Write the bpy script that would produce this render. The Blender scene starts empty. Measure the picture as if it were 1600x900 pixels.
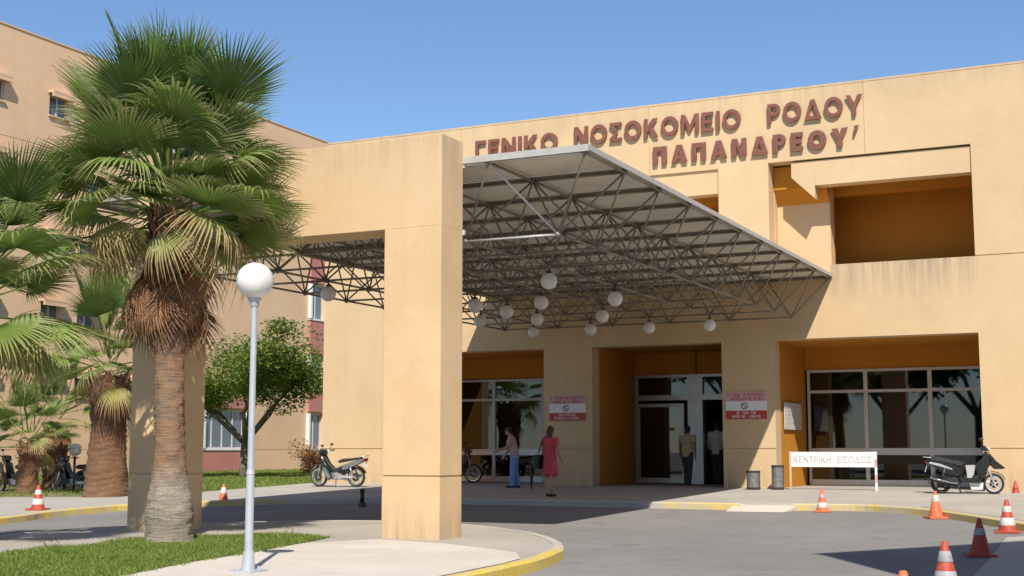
import bpy, bmesh, math, random
from mathutils import Vector, Matrix
R = math.radians
random.seed(7)
sc = bpy.context.scene
col = sc.collection

# ------------------------------------------------------------------ camera
cam_d = bpy.data.cameras.new('camera')
cam = bpy.data.objects.new('camera', cam_d); col.objects.link(cam)
cam.location = (0, 0, 1.45)
cam.rotation_euler = (R(90 + 6.935), 0, R(25.912))
cam_d.sensor_width = 36.0
cam_d.lens = 36.0 * 2080 / 1600
cam_d.clip_start = 0.1; cam_d.clip_end = 3000
sc.camera = cam

# ------------------------------------------------------------------ light
SUN = Vector((0.465, -0.82, 1.0)).normalized()          # towards the sun
elev = math.asin(SUN.z)
world = bpy.data.worlds.new('World'); sc.world = world; world.use_nodes = True
wn = world.node_tree; bg = wn.nodes['Background']
sky = wn.nodes.new('ShaderNodeTexSky'); sky.sky_type = 'NISHITA'; sky.sun_disc = False
sky.sun_elevation = elev
sky.sun_rotation = math.atan2(SUN.x, SUN.y)
sky.altitude = 0; sky.air_density = 1.0; sky.dust_density = 0.1; sky.ozone_density = 6.0
wn.links.new(sky.outputs[0], bg.inputs[0]); bg.inputs[1].default_value = 0.116
sl = bpy.data.lights.new('sun', 'SUN'); sl.energy = 4.6; sl.angle = R(0.53); sl.color = (1.0, 0.93, 0.82)
sun = bpy.data.objects.new('sun', sl); col.objects.link(sun)
sun.rotation_euler = SUN.to_track_quat('Z', 'Y').to_euler()
sc.view_settings.view_transform = 'Standard'; sc.view_settings.look = 'None'
sc.view_settings.gamma = 1.0; sc.view_settings.exposure = 0.3
sc.cycles.max_bounces = 8; sc.cycles.transparent_max_bounces = 24

# ------------------------------------------------------------------ helpers
def tag(o, label=None, cat=None, group=None, kind=None):
    if label: o['label'] = label
    if cat: o['category'] = cat
    if group: o['group'] = group
    if kind: o['kind'] = kind
    return o

def empty(name, loc=(0, 0, 0), rz=0.0, label=None, cat=None, group=None):
    o = bpy.data.objects.new(name, None); col.objects.link(o)
    o.location = loc; o.rotation_euler = (0, 0, rz); o.empty_display_size = .2
    return tag(o, label, cat, group)

def link(name, me, mat=None, parent=None, world=False):
    o = bpy.data.objects.new(name, me); col.objects.link(o)
    if mat is not None and len(me.materials) == 0:
        for m in (mat if isinstance(mat, (list, tuple)) else [mat]): me.materials.append(m)
    if parent is not None:
        o.parent = parent
        if world: o.location = -parent.location
    return o

class MB:
    """collects faces for one mesh"""
    def __init__(s): s.v = []; s.f = []; s.m = []; s.uv = {}
    def add(s, vs, fs, mi=0, M=None):
        b = len(s.v)
        for p in vs:
            p = Vector(p); s.v.append(M @ p if M else p)
        for f in fs: s.f.append([b + i for i in f]); s.m.append(mi)
        return b
    def box(s, x0, x1, y0, y1, z0, z1, mi=0, M=None):
        vs = [(x0,y0,z0),(x1,y0,z0),(x1,y1,z0),(x0,y1,z0),(x0,y0,z1),(x1,y0,z1),(x1,y1,z1),(x0,y1,z1)]
        s.add(vs, [(0,3,2,1),(4,5,6,7),(0,1,5,4),(1,2,6,5),(2,3,7,6),(3,0,4,7)], mi, M)
    def tube(s, a, b, r, r2=None, n=8, mi=0, cap=True):
        a = Vector(a); b = Vector(b); r2 = r if r2 is None else r2
        d = (b - a).normalized(); q = d.to_track_quat('Z', 'Y')
        u = q @ Vector((1,0,0)); w = q @ Vector((0,1,0))
        vs = []
        for c, rr in ((a, r), (b, r2)):
            for i in range(n):
                t = 2*math.pi*i/n; vs.append(c + (u*math.cos(t) + w*math.sin(t))*rr)
        fs = [(i, (i+1) % n, n+(i+1) % n, n+i) for i in range(n)]
        if cap: fs += [tuple(range(n-1, -1, -1)), tuple(range(n, 2*n))]
        s.add(vs, fs, mi)
    def path(s, pts, r, n=8, mi=0):
        for a, b in zip(pts[:-1], pts[1:]): s.tube(a, b, r, n=n, mi=mi)
    def lathe(s, prof, n=24, axis='Z', c=(0,0,0), mi=0):
        vs = []; c = Vector(c)
        for r, h in prof:
            for i in range(n):
                t = 2*math.pi*i/n
                p = (r*math.cos(t), r*math.sin(t), h) if axis == 'Z' else (r*math.cos(t), h, r*math.sin(t)) if axis == 'Y' else (h, r*math.cos(t), r*math.sin(t))
                vs.append(c + Vector(p))
        fs = []
        for k in range(len(prof)-1):
            for i in range(n):
                j = (i+1) % n; fs.append((k*n+i, k*n+j, (k+1)*n+j, (k+1)*n+i))
        s.add(vs, fs, mi)
    def sphere(s, c, r, n=16, k=10, sz=1.0, mi=0):
        prof = [(max(1e-4, r*math.sin(math.pi*i/k)), -r*sz*math.cos(math.pi*i/k)) for i in range(k+1)]
        s.lathe(prof, n, 'Z', c, mi)
    def prism(s, poly, y0, y1, taper=0.0, mi=0):
        """profile in x,z pushed along y, its rims pulled in a little for a rounded edge"""
        n = len(poly); cx = sum(p[0] for p in poly)/n; cz = sum(p[1] for p in poly)/n
        lay = [(y0, 1-taper), (y0+(y1-y0)*.16, 1), (y1-(y1-y0)*.16, 1), (y1, 1-taper)] if taper else [(y0,1),(y1,1)]
        vs = []
        for y, k in lay:
            for x, z in poly: vs.append((cx+(x-cx)*k, y, cz+(z-cz)*k))
        fs = [tuple(range(n)), tuple(range((len(lay)-1)*n+n-1, (len(lay)-1)*n-1, -1))]
        for l in range(len(lay)-1):
            for i in range(n):
                j = (i+1) % n; fs.append((l*n+i, (l+1)*n+i, (l+1)*n+j, l*n+j))
        s.add(vs, fs, mi)
    def mesh(s, name, smooth=False, fix=True):
        me = bpy.data.meshes.new(name); me.from_pydata([tuple(v) for v in s.v], [], s.f)
        me.polygons.foreach_set('material_index', s.m)
        if fix:
            bm = bmesh.new(); bm.from_mesh(me); bmesh.ops.recalc_face_normals(bm, faces=bm.faces); bm.to_mesh(me); bm.free()
        if smooth:
            me.polygons.foreach_set('use_smooth', [True]*len(me.polygons))
            if smooth == 'auto':
                me.set_sharp_from_angle(angle=R(42))
        me.update()
        return me
    def build(s, name, mat, parent=None, smooth=False, world=False):
        return link(name, s.mesh(name, smooth), mat, parent, world)

# ------------------------------------------------------------------ materials
class NT:
    def __init__(s, name):
        s.m = bpy.data.materials.new(name); s.m.use_nodes = True
        s.t = s.m.node_tree; s.b = s.t.nodes['Principled BSDF']; s.out = s.t.nodes['Material Output']
    def n(s, typ, **kw):
        nd = s.t.nodes.new(typ)
        for k, v in kw.items():
            if k.startswith('i_'): nd.inputs[int(k[2:]) if k[2:].isdigit() else k[2:]].default_value = v
            else: setattr(nd, k, v)
        return nd
    def l(s, a, b): s.t.links.new(a, b)
    def coord(s, scale=(1,1,1), which='Object'):
        tc = s.n('ShaderNodeTexCoord'); mp = s.n('ShaderNodeMapping'); mp.inputs['Scale'].default_value = scale
        s.l(tc.outputs[which], mp.inputs['Vector']); return mp.outputs[0]
    def noise(s, vec, scale, detail=4, rough=.55):
        nd = s.n('ShaderNodeTexNoise'); nd.inputs['Scale'].default_value = scale
        nd.inputs['Detail'].default_value = detail; nd.inputs['Roughness'].default_value = rough
        s.l(vec, nd.inputs['Vector']); return nd.outputs['Fac']
    def ramp(s, fac, stops):
        r = s.n('ShaderNodeValToRGB'); e = r.color_ramp.elements
        while len(e) < len(stops): e.new(.5)
        for el, (p, c) in zip(e, stops):
            el.position = p; el.color = (*c, 1) if len(c) == 3 else c
        s.l(fac, r.inputs[0]); return r.outputs[0]
    def mix(s, fac, a, b, mode='MIX'):
        m = s.n('ShaderNodeMix', data_type='RGBA', blend_type=mode)
        for sock, v in ((m.inputs[0], fac), (m.inputs[6], a), (m.inputs[7], b)):
            if isinstance(v, (int, float)): sock.default_value = v
            elif isinstance(v, tuple): sock.default_value = (*v, 1) if len(v) == 3 else v
            else: s.l(v, sock)
        return m.outputs[2]
    def color(s, c): s.l(c, s.b.inputs['Base Color']) if not isinstance(c, tuple) else setattr(s.b.inputs['Base Color'], 'default_value', (*c, 1))
    def rough(s, v): s.b.inputs['Roughness'].default_value = v
    def bump(s, h, strength=.3, dist=.02):
        b = s.n('ShaderNodeBump'); b.inputs['Strength'].default_value = strength; b.inputs['Distance'].default_value = dist
        s.l(h, b.inputs['Height']); s.l(b.outputs[0], s.b.inputs['Normal'])

def sc3(c, k): return tuple(min(1, x*k) for x in c)

def plain(name, c, rough=.5, metal=0.0, var=.12, scale=8.0, spec=.5, coat=0.0, bump=0.0):
    t = NT(name); v = t.coord()
    f = t.noise(v, scale, 5)
    t.color(t.ramp(f, [(.3, sc3(c, 1-var)), (.7, sc3(c, 1+var))]))
    t.rough(rough); t.b.inputs['Metallic'].default_value = metal
    t.b.inputs['Specular IOR Level'].default_value = spec
    if coat: t.b.inputs['Coat Weight'].default_value = coat; t.b.inputs['Coat Roughness'].default_value = .08
    if bump: t.bump(t.noise(v, scale*6, 4), bump, .01)
    return t.m

def stucco(name, c, stain=.5, dirt=(.30, .22, .13), runs=None, bevel=0, patch=.0):
    t = NT(name)
    v = t.coord(); vs = t.coord((2.2, 2.2, .13))
    big = t.noise(v, .33, 5, .6); mid = t.noise(v, 2.1, 6, .6); st = t.noise(vs, 1.6, 6, .65); fine = t.noise(v, 34, 4, .6)
    base = t.ramp(big, [(.28, sc3(c, .90)), (.5, c), (.75, tuple(min(1, x*k) for x, k in zip(c, (1.05, 1.07, 1.12))))])
    base = t.mix(t.ramp(mid, [(.42, (0,0,0)), (.78, (.34,)*3)]), base, sc3(c, .82))
    if patch:
        pn = t.noise(t.coord((1, 1, .8)), .9, 3, .45); pn2 = t.noise(t.coord((1, 1, 1)), 1.9, 2, .4)
        base = t.mix(t.ramp(pn, [(.54, (0,0,0)), (.57, (patch*.55,)*3)]), base, tuple(min(1, x*k) for x, k in zip(c, (1.10, 1.14, 1.25))))
        base = t.mix(t.ramp(pn2, [(.62, (0,0,0)), (.66, (patch*.5,)*3)]), base, tuple(x*k for x, k in zip(c, (.97, .86, .68))))
        vo = t.n('ShaderNodeTexVoronoi', feature='DISTANCE_TO_EDGE'); vo.inputs['Scale'].default_value = .55
        wv = t.n('ShaderNodeTexNoise'); wv.inputs['Scale'].default_value = 2.2; wv.inputs['Detail'].default_value = 6; t.l(v, wv.inputs['Vector'])
        ad = t.n('ShaderNodeMixRGB', blend_type='ADD'); ad.inputs[0].default_value = .8; t.l(v, ad.inputs[1]); t.l(wv.outputs['Color'], ad.inputs[2]); t.l(ad.outputs[0], vo.inputs['Vector'])
        base = t.mix(t.ramp(vo.outputs['Distance'], [(0, (.16,)*3), (.004, (0,0,0))]), base, sc3(c, .45))
    base = t.mix(t.ramp(st, [(.54, (0,0,0)), (.8, (stain*.55,)*3)]), base, tuple(x*.6+d*.4 for x, d in zip(c, dirt)))
    base = t.mix(t.ramp(fine, [(.3, (.10,)*3), (.6, (0,0,0))]), base, sc3(c, .6))
    if runs:
        tc = t.n('ShaderNodeTexCoord'); sp = t.n('ShaderNodeSeparateXYZ'); t.l(tc.outputs['Object'], sp.inputs[0])
        rn = t.noise(t.coord((4.5, 4.5, .25)), 1.3, 5, .7)
        for (xa, xb, zt, ln, k) in runs:
            mk = t.n('ShaderNodeMapRange'); mk.inputs[1].default_value = zt-ln if ln > 0 else zt; mk.inputs[2].default_value = zt if ln > 0 else zt+ln; t.l(sp.outputs[2], mk.inputs[0])
            gt = t.n('ShaderNodeMath', operation='LESS_THAN'); gt.inputs[1].default_value = zt; t.l(sp.outputs[2], gt.inputs[0])
            ga = t.n('ShaderNodeMath', operation='GREATER_THAN'); ga.inputs[1].default_value = xa; t.l(sp.outputs[0], ga.inputs[0])
            gb = t.n('ShaderNodeMath', operation='LESS_THAN'); gb.inputs[1].default_value = xb; t.l(sp.outputs[0], gb.inputs[0])
            pr = None
            for nd in (mk, gt, ga, gb):
                if pr is None: pr = nd.outputs[0]; continue
                mm = t.n('ShaderNodeMath', operation='MULTIPLY'); t.l(pr, mm.inputs[0]); t.l(nd.outputs[0], mm.inputs[1]); pr = mm.outputs[0]
            mm = t.n('ShaderNodeMath', operation='MULTIPLY'); t.l(pr, mm.inputs[0]); t.l(t.ramp(rn, [(.38, (0,0,0)), (.66, (k,)*3)]), mm.inputs[1])
            base = t.mix(mm.outputs[0], base, (.26, .22, .17))
    t.color(base); t.rough(.92); t.b.inputs['Specular IOR Level'].default_value = .15
    t.bump(fine, .25, .008)
    if bevel:
        bv = t.n('ShaderNodeBevel', samples=4); bv.inputs['Radius'].default_value = bevel
        bnode = [n for n in t.t.nodes if n.bl_idname == 'ShaderNodeBump'][0]; t.l(bv.outputs[0], bnode.inputs['Normal'])
    return t.m

CREAM = (.655, .475, .278)
M = {}
M['cream'] = stucco('cream_stucco', CREAM, .6, runs=[(-7.7, -3.9, 6.245, 1.1, .75), (-9.5, 9, 11.2, .9, .35), (-23.4, -9.5, 11.2, .9, .3), (-23.4, 9, 1.15, -.75, .55)])
M['cream_portal'] = stucco('portal_stucco', (.70, .495, .285), 0.6, bevel=.018, patch=.4, runs=[(-16, -9, .75, -.65, .6), (-16, -9, 6.3, .9, .4)])
M['cream_wing'] = stucco('wing_stucco', (.74, .50, .31), .45)
M['orange'] = stucco('ochre_stucco', (.54, .24, .034), .4, (.2, .09, .02))
M['pink'] = stucco('pink_panel', (.52, .22, .19), .3, (.2, .1, .08))
M['letter'] = plain('maroon_letter', (.20, .072, .05), .6, var=.25)
M['white_metal'] = plain('white_frame', (.55, .55, .55), .4, var=.06)
M['alu'] = plain('aluminium', (.52, .52, .52), .38, .6, var=.08)
M['tube'] = plain('painted_tube', (.25, .215, .17), .5, .2, var=.2)
M['tube_new'] = plain('pale_tube', (.62, .62, .60), .45, .2, var=.1)
M['deck'] = plain('roof_sheet', (.72, .66, .55), .55, .0, var=.14, scale=1.3)
M['flash'] = plain('roof_flashing', (.46, .45, .42), .5, 0, var=.08)
M['black'] = plain('black_plastic', (.018, .018, .02), .35, var=.3)
M['gloss_black'] = plain('black_paint', (.012, .012, .014), .2, coat=.6, var=.2)
M['rubber'] = plain('rubber', (.03, .029, .028), .8, var=.3, bump=.2)
M['chrome'] = plain('chrome', (.6, .6, .6), .22, .95, var=.1)
M['silver'] = plain('silver_paint', (.55, .55, .56), .3, .3, coat=.3, var=.06)
M['vinyl'] = plain('seat_vinyl', (.035, .036, .038), .5, var=.3)
M['greenpaint'] = plain('dark_green_paint', (.02, .035, .03), .25, coat=.6, var=.2)
M['redlens'] = plain('red_lens', (.35, .015, .01), .2, var=.1)
M['lens'] = plain('clear_lens', (.6, .6, .58), .1, var=.05)
M['white'] = plain('white_paint', (.78, .78, .76), .5, var=.05)
M['redpaint'] = plain('red_paint', (.50, .05, .045), .5, var=.12)
M['darkred'] = plain('dark_red_paint', (.11, .018, .014), .3, coat=.4, var=.15)
M['post_dull'] = plain('dull_grey_paint', (.24, .25, .25), .35, .2, coat=.3, var=.2)
M['paper'] = plain('notice_paper', (.60, .58, .54), .7, var=.08)
M['ink'] = plain('dark_ink', (.10, .10, .11), .7, var=.1)
M['greyink'] = plain('grey_ink', (.50, .51, .53), .7, var=.1)
M['pinkink'] = plain('pale_pink_band', (.62, .38, .38), .6, var=.1)
M['brass'] = plain('bare_steel', (.40, .39, .37), .35, .85, var=.2)
M['darksteel'] = plain('dark_steel', (.05, .05, .052), .45, .3, var=.2)
M['interior'] = plain('interior_paint', (.16, .12, .08), .8, var=.2, scale=2)
M['skin'] = plain('skin', (.42, .24, .16), .55, var=.08, scale=20)
M['tan_skin'] = plain('tanned_skin', (.30, .16, .10), .55, var=.08, scale=20)
M['hair_brown'] = plain('brown_hair', (.075, .038, .02), .55, var=.5, scale=60, bump=.5)
M['hair_dark'] = plain('dark_hair', (.02, .016, .014), .5, var=.5, scale=60, bump=.5)
M['coral'] = plain('coral_cloth', (.62, .075, .095), .85, var=.15, scale=14, bump=.3)
M['beige_cloth'] = plain('beige_cloth', (.46, .37, .33), .9, var=.12, scale=14, bump=.3)
M['blue_cloth'] = plain('light_blue_cloth', (.16, .31, .58), .9, var=.12, scale=14, bump=.3)
M['khaki'] = plain('khaki_cloth', (.48, .40, .24), .9, var=.12, scale=14, bump=.3)
M['white_cloth'] = plain('white_cloth', (.68, .70, .66), .9, var=.08, scale=14, bump=.3)
M['grey_cloth'] = plain('dark_grey_cloth', (.06, .052, .055), .9, var=.2, scale=14, bump=.3)
M['leather'] = plain('black_leather', (.016, .015, .015), .5, var=.3, bump=.3)
def worn(name, c, fade, dirt=(.10, .085, .075)):
    t = NT(name); v = t.coord(); a = t.noise(v, 6, 6, .7); b = t.noise(v, 26, 5, .7)
    base = t.mix(t.ramp(a, [(.4, (0,0,0)), (.65, (.5,)*3)]), c, fade)
    base = t.mix(t.ramp(b, [(.56, (0,0,0)), (.70, (.6,)*3)]), base, dirt)
    t.color(base); t.rough(.6); t.bump(b, .15, .004); return t.m
M['cone_orange'] = worn('faded_orange_plastic', (.66, .135, .045), (.62, .24, .13))
M['cone_red'] = worn('scuffed_red_plastic', (.44, .048, .024), (.46, .13, .08))
M['cone_white'] = worn('scuffed_white_band', (.72, .70, .67), (.58, .52, .47))
M['cone_grey'] = worn('scuffed_reflective_band', (.42, .43, .47), (.33, .32, .33))
M['post_grey'] = plain('grey_galvanised', (.50, .53, .57), .42, .25, var=.1, scale=5)

def globe_mat():
    t = NT('opal_globe'); v = t.coord(); t.color(t.ramp(t.noise(t.coord((1, 1, .4)), 7, 5, .65), [(.3, (.70, .67, .62)), (.6, (.82, .80, .78))])); t.rough(.28)
    t.b.inputs['Subsurface Weight'].default_value = .15; t.b.inputs['Subsurface Radius'].default_value = (.1, .1, .1)
    return t.m
M['globe'] = globe_mat()

def glass_mat(name='window_glass', tint=(.55, .58, .58), base=.10):
    t = NT(name); t.t.nodes.remove(t.b)
    tr = t.n('ShaderNodeBsdfTransparent'); tr.inputs[0].default_value = (*tint, 1)
    gl = t.n('ShaderNodeBsdfGlossy'); gl.inputs['Roughness'].default_value = .015; gl.inputs[0].default_value = (.9, .92, .92, 1)
    fr = t.n('ShaderNodeFresnel'); fr.inputs[0].default_value = 1.5
    md = t.n('ShaderNodeMath', operation='MULTIPLY_ADD'); md.inputs[1].default_value = 1.0; md.inputs[2].default_value = base*.3
    mx = t.n('ShaderNodeMixShader'); t.l(fr.outputs[0], md.inputs[0]); t.l(md.outputs[0], mx.inputs[0])
    t.l(tr.outputs[0], mx.inputs[1]); t.l(gl.outputs[0], mx.inputs[2]); t.l(mx.outputs[0], t.out.inputs[0])
    return t.m
M['glass'] = glass_mat()

def dark_glass():
    t = NT('room_glass'); t.color((.10, .135, .175)); t.rough(.06); t.b.inputs['Specular IOR Level'].default_value = .7
    return t.m
M['darkglass'] = dark_glass()

def asphalt():
    t = NT('asphalt'); v = t.coord()
    a = t.noise(v, .25, 5, .6); b = t.noise(v, 1.7, 6, .65); c = t.noise(v, 75, 3, .7); st = t.noise(t.coord((.35, 1.6, 1)), .8, 5, .6)
    base = t.ramp(a, [(.3, (.215, .208, .20)), (.7, (.295, .285, .27))])
    base = t.mix(t.ramp(b, [(.52, (0,0,0)), (.72, (.5,)*3)]), base, (.160, .154, .148))
    base = t.mix(t.ramp(st, [(.55, (0,0,0)), (.75, (.45,)*3)]), base, (.30, .287, .268))
    base = t.mix(t.ramp(c, [(.35, (.38,)*3), (.62, (0,0,0))]), base, (.10, .098, .095))
    base = t.mix(t.ramp(c, [(.60, (0,0,0)), (.74, (.4,)*3)]), base, (.40, .39, .37))
    base = t.mix(t.ramp(t.noise(v, .9, 3, .5), [(.66, (0,0,0)), (.72, (.45,)*3)]), base, (.11, .105, .10))
    base = t.mix(t.ramp(t.noise(v, 5.5, 3, .5), [(.70, (0,0,0)), (.74, (.6,)*3)]), base, (.07, .068, .066))
    vo = t.n('ShaderNodeTexVoronoi', feature='DISTANCE_TO_EDGE'); vo.inputs['Scale'].default_value = .42
    wv = t.n('ShaderNodeTexNoise'); wv.inputs['Scale'].default_value = 1.3; wv.inputs['Detail'].default_value = 5
    t.l(v, wv.inputs['Vector']); add = t.n('ShaderNodeMixRGB', blend_type='ADD'); add.inputs[0].default_value = .9
    t.l(v, add.inputs[1]); t.l(wv.outputs['Color'], add.inputs[2]); t.l(add.outputs[0], vo.inputs['Vector'])
    base = t.mix(t.ramp(vo.outputs['Distance'], [(.0, (.22,)*3), (.010, (0,0,0))]), base, (.09, .088, .085))
    t.color(base); t.rough(.9); t.b.inputs['Specular IOR Level'].default_value = .25
    t.bump(c, .35, .006); return t.m
M['asphalt'] = asphalt()

def concrete(name, c, joint=0.0):
    t = NT(name); v = t.coord()
    a = t.noise(v, .5, 5, .6); b = t.noise(v, 3.1, 6, .65); f = t.noise(v, 60, 3, .6)
    base = t.ramp(a, [(.3, sc3(c, .88)), (.7, sc3(c, 1.08))])
    base = t.mix(t.ramp(b, [(.5, (0,0,0)), (.72, (.45,)*3)]), base, sc3(c, .78))
    base = t.mix(t.ramp(f, [(.32, (.3,)*3), (.5, (0,0,0))]), base, sc3(c, .65))
    t.color(base); t.rough(.88); t.b.inputs['Specular IOR Level'].default_value = .2; t.bump(f, .3, .006); return t.m
M['pave'] = concrete('pavement_concrete', (.42, .385, .33))
M['path'] = concrete('path_concrete', (.62, .56, .485))
M['side'] = concrete('sidewalk_concrete', (.43, .405, .36))
M['kerb'] = concrete('kerb_concrete', (.50, .46, .40))
M['soil'] = concrete('dry_soil', (.23, .20, .12))

def yellow_kerb(nm='worn_yellow_paint', k=.5):
    t = NT(nm); v = t.coord()
    a = t.noise(v, 2.2, 6, .7); b = t.noise(v, 14, 5, .7)
    base = t.ramp(b, [(.3, (.60, .43, .07)), (.7, (.74, .55, .12))])
    base = t.mix(t.ramp(a, [(k, (0,0,0)), (k+.16, (.8,)*3)]), base, (.48, .43, .33))
    base = t.mix(t.ramp(b, [(.28, (.6,)*3), (.40, (0,0,0))]), base, (.35, .28, .14))
    t.color(base); t.rough(.75); t.bump(b, .2, .006); return t.m
M['yellow'] = yellow_kerb(); M['yellow_faded'] = yellow_kerb('faded_yellow_paint', .40)

def lawn_mat():
    t = NT('lawn_soil'); v = t.coord(); a = t.noise(v, 1.1, 5); b = t.noise(v, 22, 4)
    base = t.ramp(b, [(.3, (.045, .075, .014)), (.7, (.12, .17, .035))])
    base = t.mix(t.ramp(a, [(.5, (0,0,0)), (.75, (.6,)*3)]), base, (.17, .16, .06))
    t.color(base); t.rough(.95); t.bump(b, .6, .03); return t.m
M['lawn'] = lawn_mat()

def grass_mat():
    t = NT('grass_blade'); oi = t.n('ShaderNodeNewGeometry')
    f = t.noise(t.coord(), 2.4, 5)
    base = t.ramp(oi.outputs['Random Per Island'], [(0, (.075, .14, .018)), (.5, (.17, .27, .04)), (.86, (.30, .37, .08)), (1, (.46, .40, .16))])
    base = t.mix(t.ramp(f, [(.35, (0,0,0)), (.7, (.5,)*3)]), base, (.25, .29, .07))
    t.color(base); t.rough(.6); t.b.inputs['Specular IOR Level'].default_value = .3
    tl = t.n('ShaderNodeBsdfTranslucent'); t.l(base, tl.inputs[0]); mx = t.n('ShaderNodeMixShader'); mx.inputs[0].default_value = .35
    t.l(t.b.outputs[0], mx.inputs[1]); t.l(tl.outputs[0], mx.inputs[2]); t.l(mx.outputs[0], t.out.inputs[0])
    return t.m
M['grass'] = grass_mat()

def leaf_mat(name, base, tip, tip0=.72, tip1=.98, trans=.3, rough=.5, var=.25):
    t = NT(name); uv = t.n('ShaderNodeUVMap'); sp = t.n('ShaderNodeSeparateXYZ'); t.l(uv.outputs[0], sp.inputs[0])
    oi = t.n('ShaderNodeObjectInfo'); geo = t.n('ShaderNodeNewGeometry')
    c = t.ramp(geo.outputs['Random Per Island'], [(0, sc3(base, 1-var)), (1, sc3(base, 1+var))])
    c = t.mix(t.ramp(oi.outputs['Random'], [(0, (0,0,0)), (1, (.55,)*3)]), c, tuple(b*k for b, k in zip(base, (1.7, 1.35, 1.2))))
    c = t.mix(t.ramp(sp.outputs[1], [(tip0, (0,0,0)), (tip1, (1,1,1))]), c, tip)
    t.color(c); t.rough(rough); t.b.inputs['Specular IOR Level'].default_value = .45
    tl = t.n('ShaderNodeBsdfTranslucent'); t.l(c, tl.inputs[0]); mx = t.n('ShaderNodeMixShader'); mx.inputs[0].default_value = trans
    t.l(t.b.outputs[0], mx.inputs[1]); t.l(tl.outputs[0], mx.inputs[2]); t.l(mx.outputs[0], t.out.inputs[0])
    return t.m
M['frond_young'] = leaf_mat('fresh_frond', (.105, .185, .036), (.26, .30, .09), .72, 1.0, trans=.38)
M['frond'] = leaf_mat('mature_frond', (.165, .255, .056), (.46, .42, .20), .55, 1.0, trans=.36)
M['frond_old'] = leaf_mat('yellowing_frond', (.33, .34, .12), (.50, .33, .17), .5, .95, rough=.6)
M['frond_dead'] = leaf_mat('dead_frond', (.20, .10, .048), (.36, .22, .12), .3, 1.0, trans=.08, rough=.85, var=.5)
M['frond_spear'] = leaf_mat('pale_spear', (.24, .29, .08), (.36, .38, .16), .6, 1.0)
M['leaf'] = leaf_mat('tree_leaf', (.125, .215, .032), (.19, .27, .05), .5, 1.0, trans=.4, rough=.5, var=.4)
M['bark'] = plain('grey_bark', (.20, .165, .125), .9, var=.35, scale=10, bump=.6)

def trunk_mat(name, low, mid, top, z1, z2):
    t = NT(name); tc = t.n('ShaderNodeTexCoord'); sp = t.n('ShaderNodeSeparateXYZ'); t.l(tc.outputs['Object'], sp.inputs[0])
    v = t.coord(); vr = t.coord((3, 3, 26)); vv = t.coord((16, 16, 1.2))
    n1 = t.noise(v, 5, 6, .65); rings = t.noise(vr, 1.4, 4, .6); fib = t.noise(vv, 2.2, 5, .65)
    zz = t.n('ShaderNodeMath', operation='MULTIPLY_ADD'); zz.inputs[1].default_value = .5; t.l(n1, zz.inputs[0]); t.l(sp.outputs[2], zz.inputs[2])
    mr = t.n('ShaderNodeMapRange'); mr.inputs[1].default_value = 0; mr.inputs[2].default_value = 4; t.l(zz.outputs[0], mr.inputs[0])
    c = t.ramp(mr.outputs[0], [(0, low), ((z1+.1)/4, low), ((z1+.45)/4, mid), ((z2+.3)/4, mid), (min(1, (z2+.9)/4), top)])
    c = t.mix(t.ramp(rings, [(.38, (.55,)*3), (.56, (0,0,0))]), c, sc3(low, .38))
    c = t.mix(t.ramp(fib, [(.55, (0,0,0)), (.75, (.45,)*3)]), c, sc3(mid, 1.5))
    c = t.mix(t.ramp(t.noise(v, 2.6, 5, .7), [(.46, (0,0,0)), (.62, (.55,)*3)]), c, sc3(low, .55))
    c = t.mix(t.ramp(t.noise(v, 13, 5, .7), [(.55, (0,0,0)), (.68, (.6,)*3)]), c, sc3(low, .3))
    t.color(c); t.rough(.92)
    ad = t.n('ShaderNodeMath', operation='ADD'); t.l(rings, ad.inputs[0]); t.l(fib, ad.inputs[1])
    t.bump(ad.outputs[0], .8, .03); return t.m
M['trunkA'] = trunk_mat('palm_trunk_bark', (.36, .31, .25), (.30, .165, .085), (.20, .09, .045), .95, 2.4)
M['trunkB'] = trunk_mat('red_palm_bark', (.26, .15, .085), (.22, .11, .055), (.12, .055, .03), .2, 1.5)

# ------------------------------------------------------------------ ground
def zr(y): return .32 * min(1, max(0, (y-19)/15.6))

def sheet(name, poly, off, mat, skirt=.0, kind='structure'):
    bm = bmesh.new()
    vs = [bm.verts.new((x, y, 0)) for x, y in poly]; f = bm.faces.new(vs); f.normal_update()
    bmesh.ops.triangulate(bm, faces=[f])
    for yy in (19.0, 34.6):
        g = bm.verts[:] + bm.edges[:] + bm.faces[:]
        bmesh.ops.bisect_plane(bm, geom=g, plane_co=(0, yy, 0), plane_no=(0, 1, 0))
    for v in bm.verts: v.co.z = zr(v.co.y) + off
    for f in bm.faces: f.normal_update()
    fl = [f for f in bm.faces if f.normal.z < 0]
    if fl: bmesh.ops.reverse_faces(bm, faces=fl)
    if skirt:
        be = [e for e in bm.edges if e.is_boundary]
        r = bmesh.ops.extrude_edge_only(bm, edges=be)
        for v in [g for g in r['geom'] if isinstance(g, bmesh.types.BMVert)]: v.co.z -= skirt
    me = bpy.data.meshes.new(name); bm.to_mesh(me); bm.free()
    return tag(link(name, me, mat), kind=kind)

sheet('road', [(-900, -600), (900, -600), (900, 1500), (-900, 1500)], 0.0, M['asphalt'])

def smooth_line(pts, k=4):
    out = []
    n = len(pts)
    for i in range(n-1):
        p0 = Vector(pts[max(0, i-1)]); p1 = Vector(pts[i]); p2 = Vector(pts[i+1]); p3 = Vector(pts[min(n-1, i+2)])
        for j in range(k):
            t = j/k
            q = .5*((2*p1) + (p2-p0)*t + (2*p0-5*p1+4*p2-p3)*t*t + (3*p1-p0-3*p2+p3)*t**3)
            out.append((q.x, q.y))
    out.append(tuple(pts[-1])); return out

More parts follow.
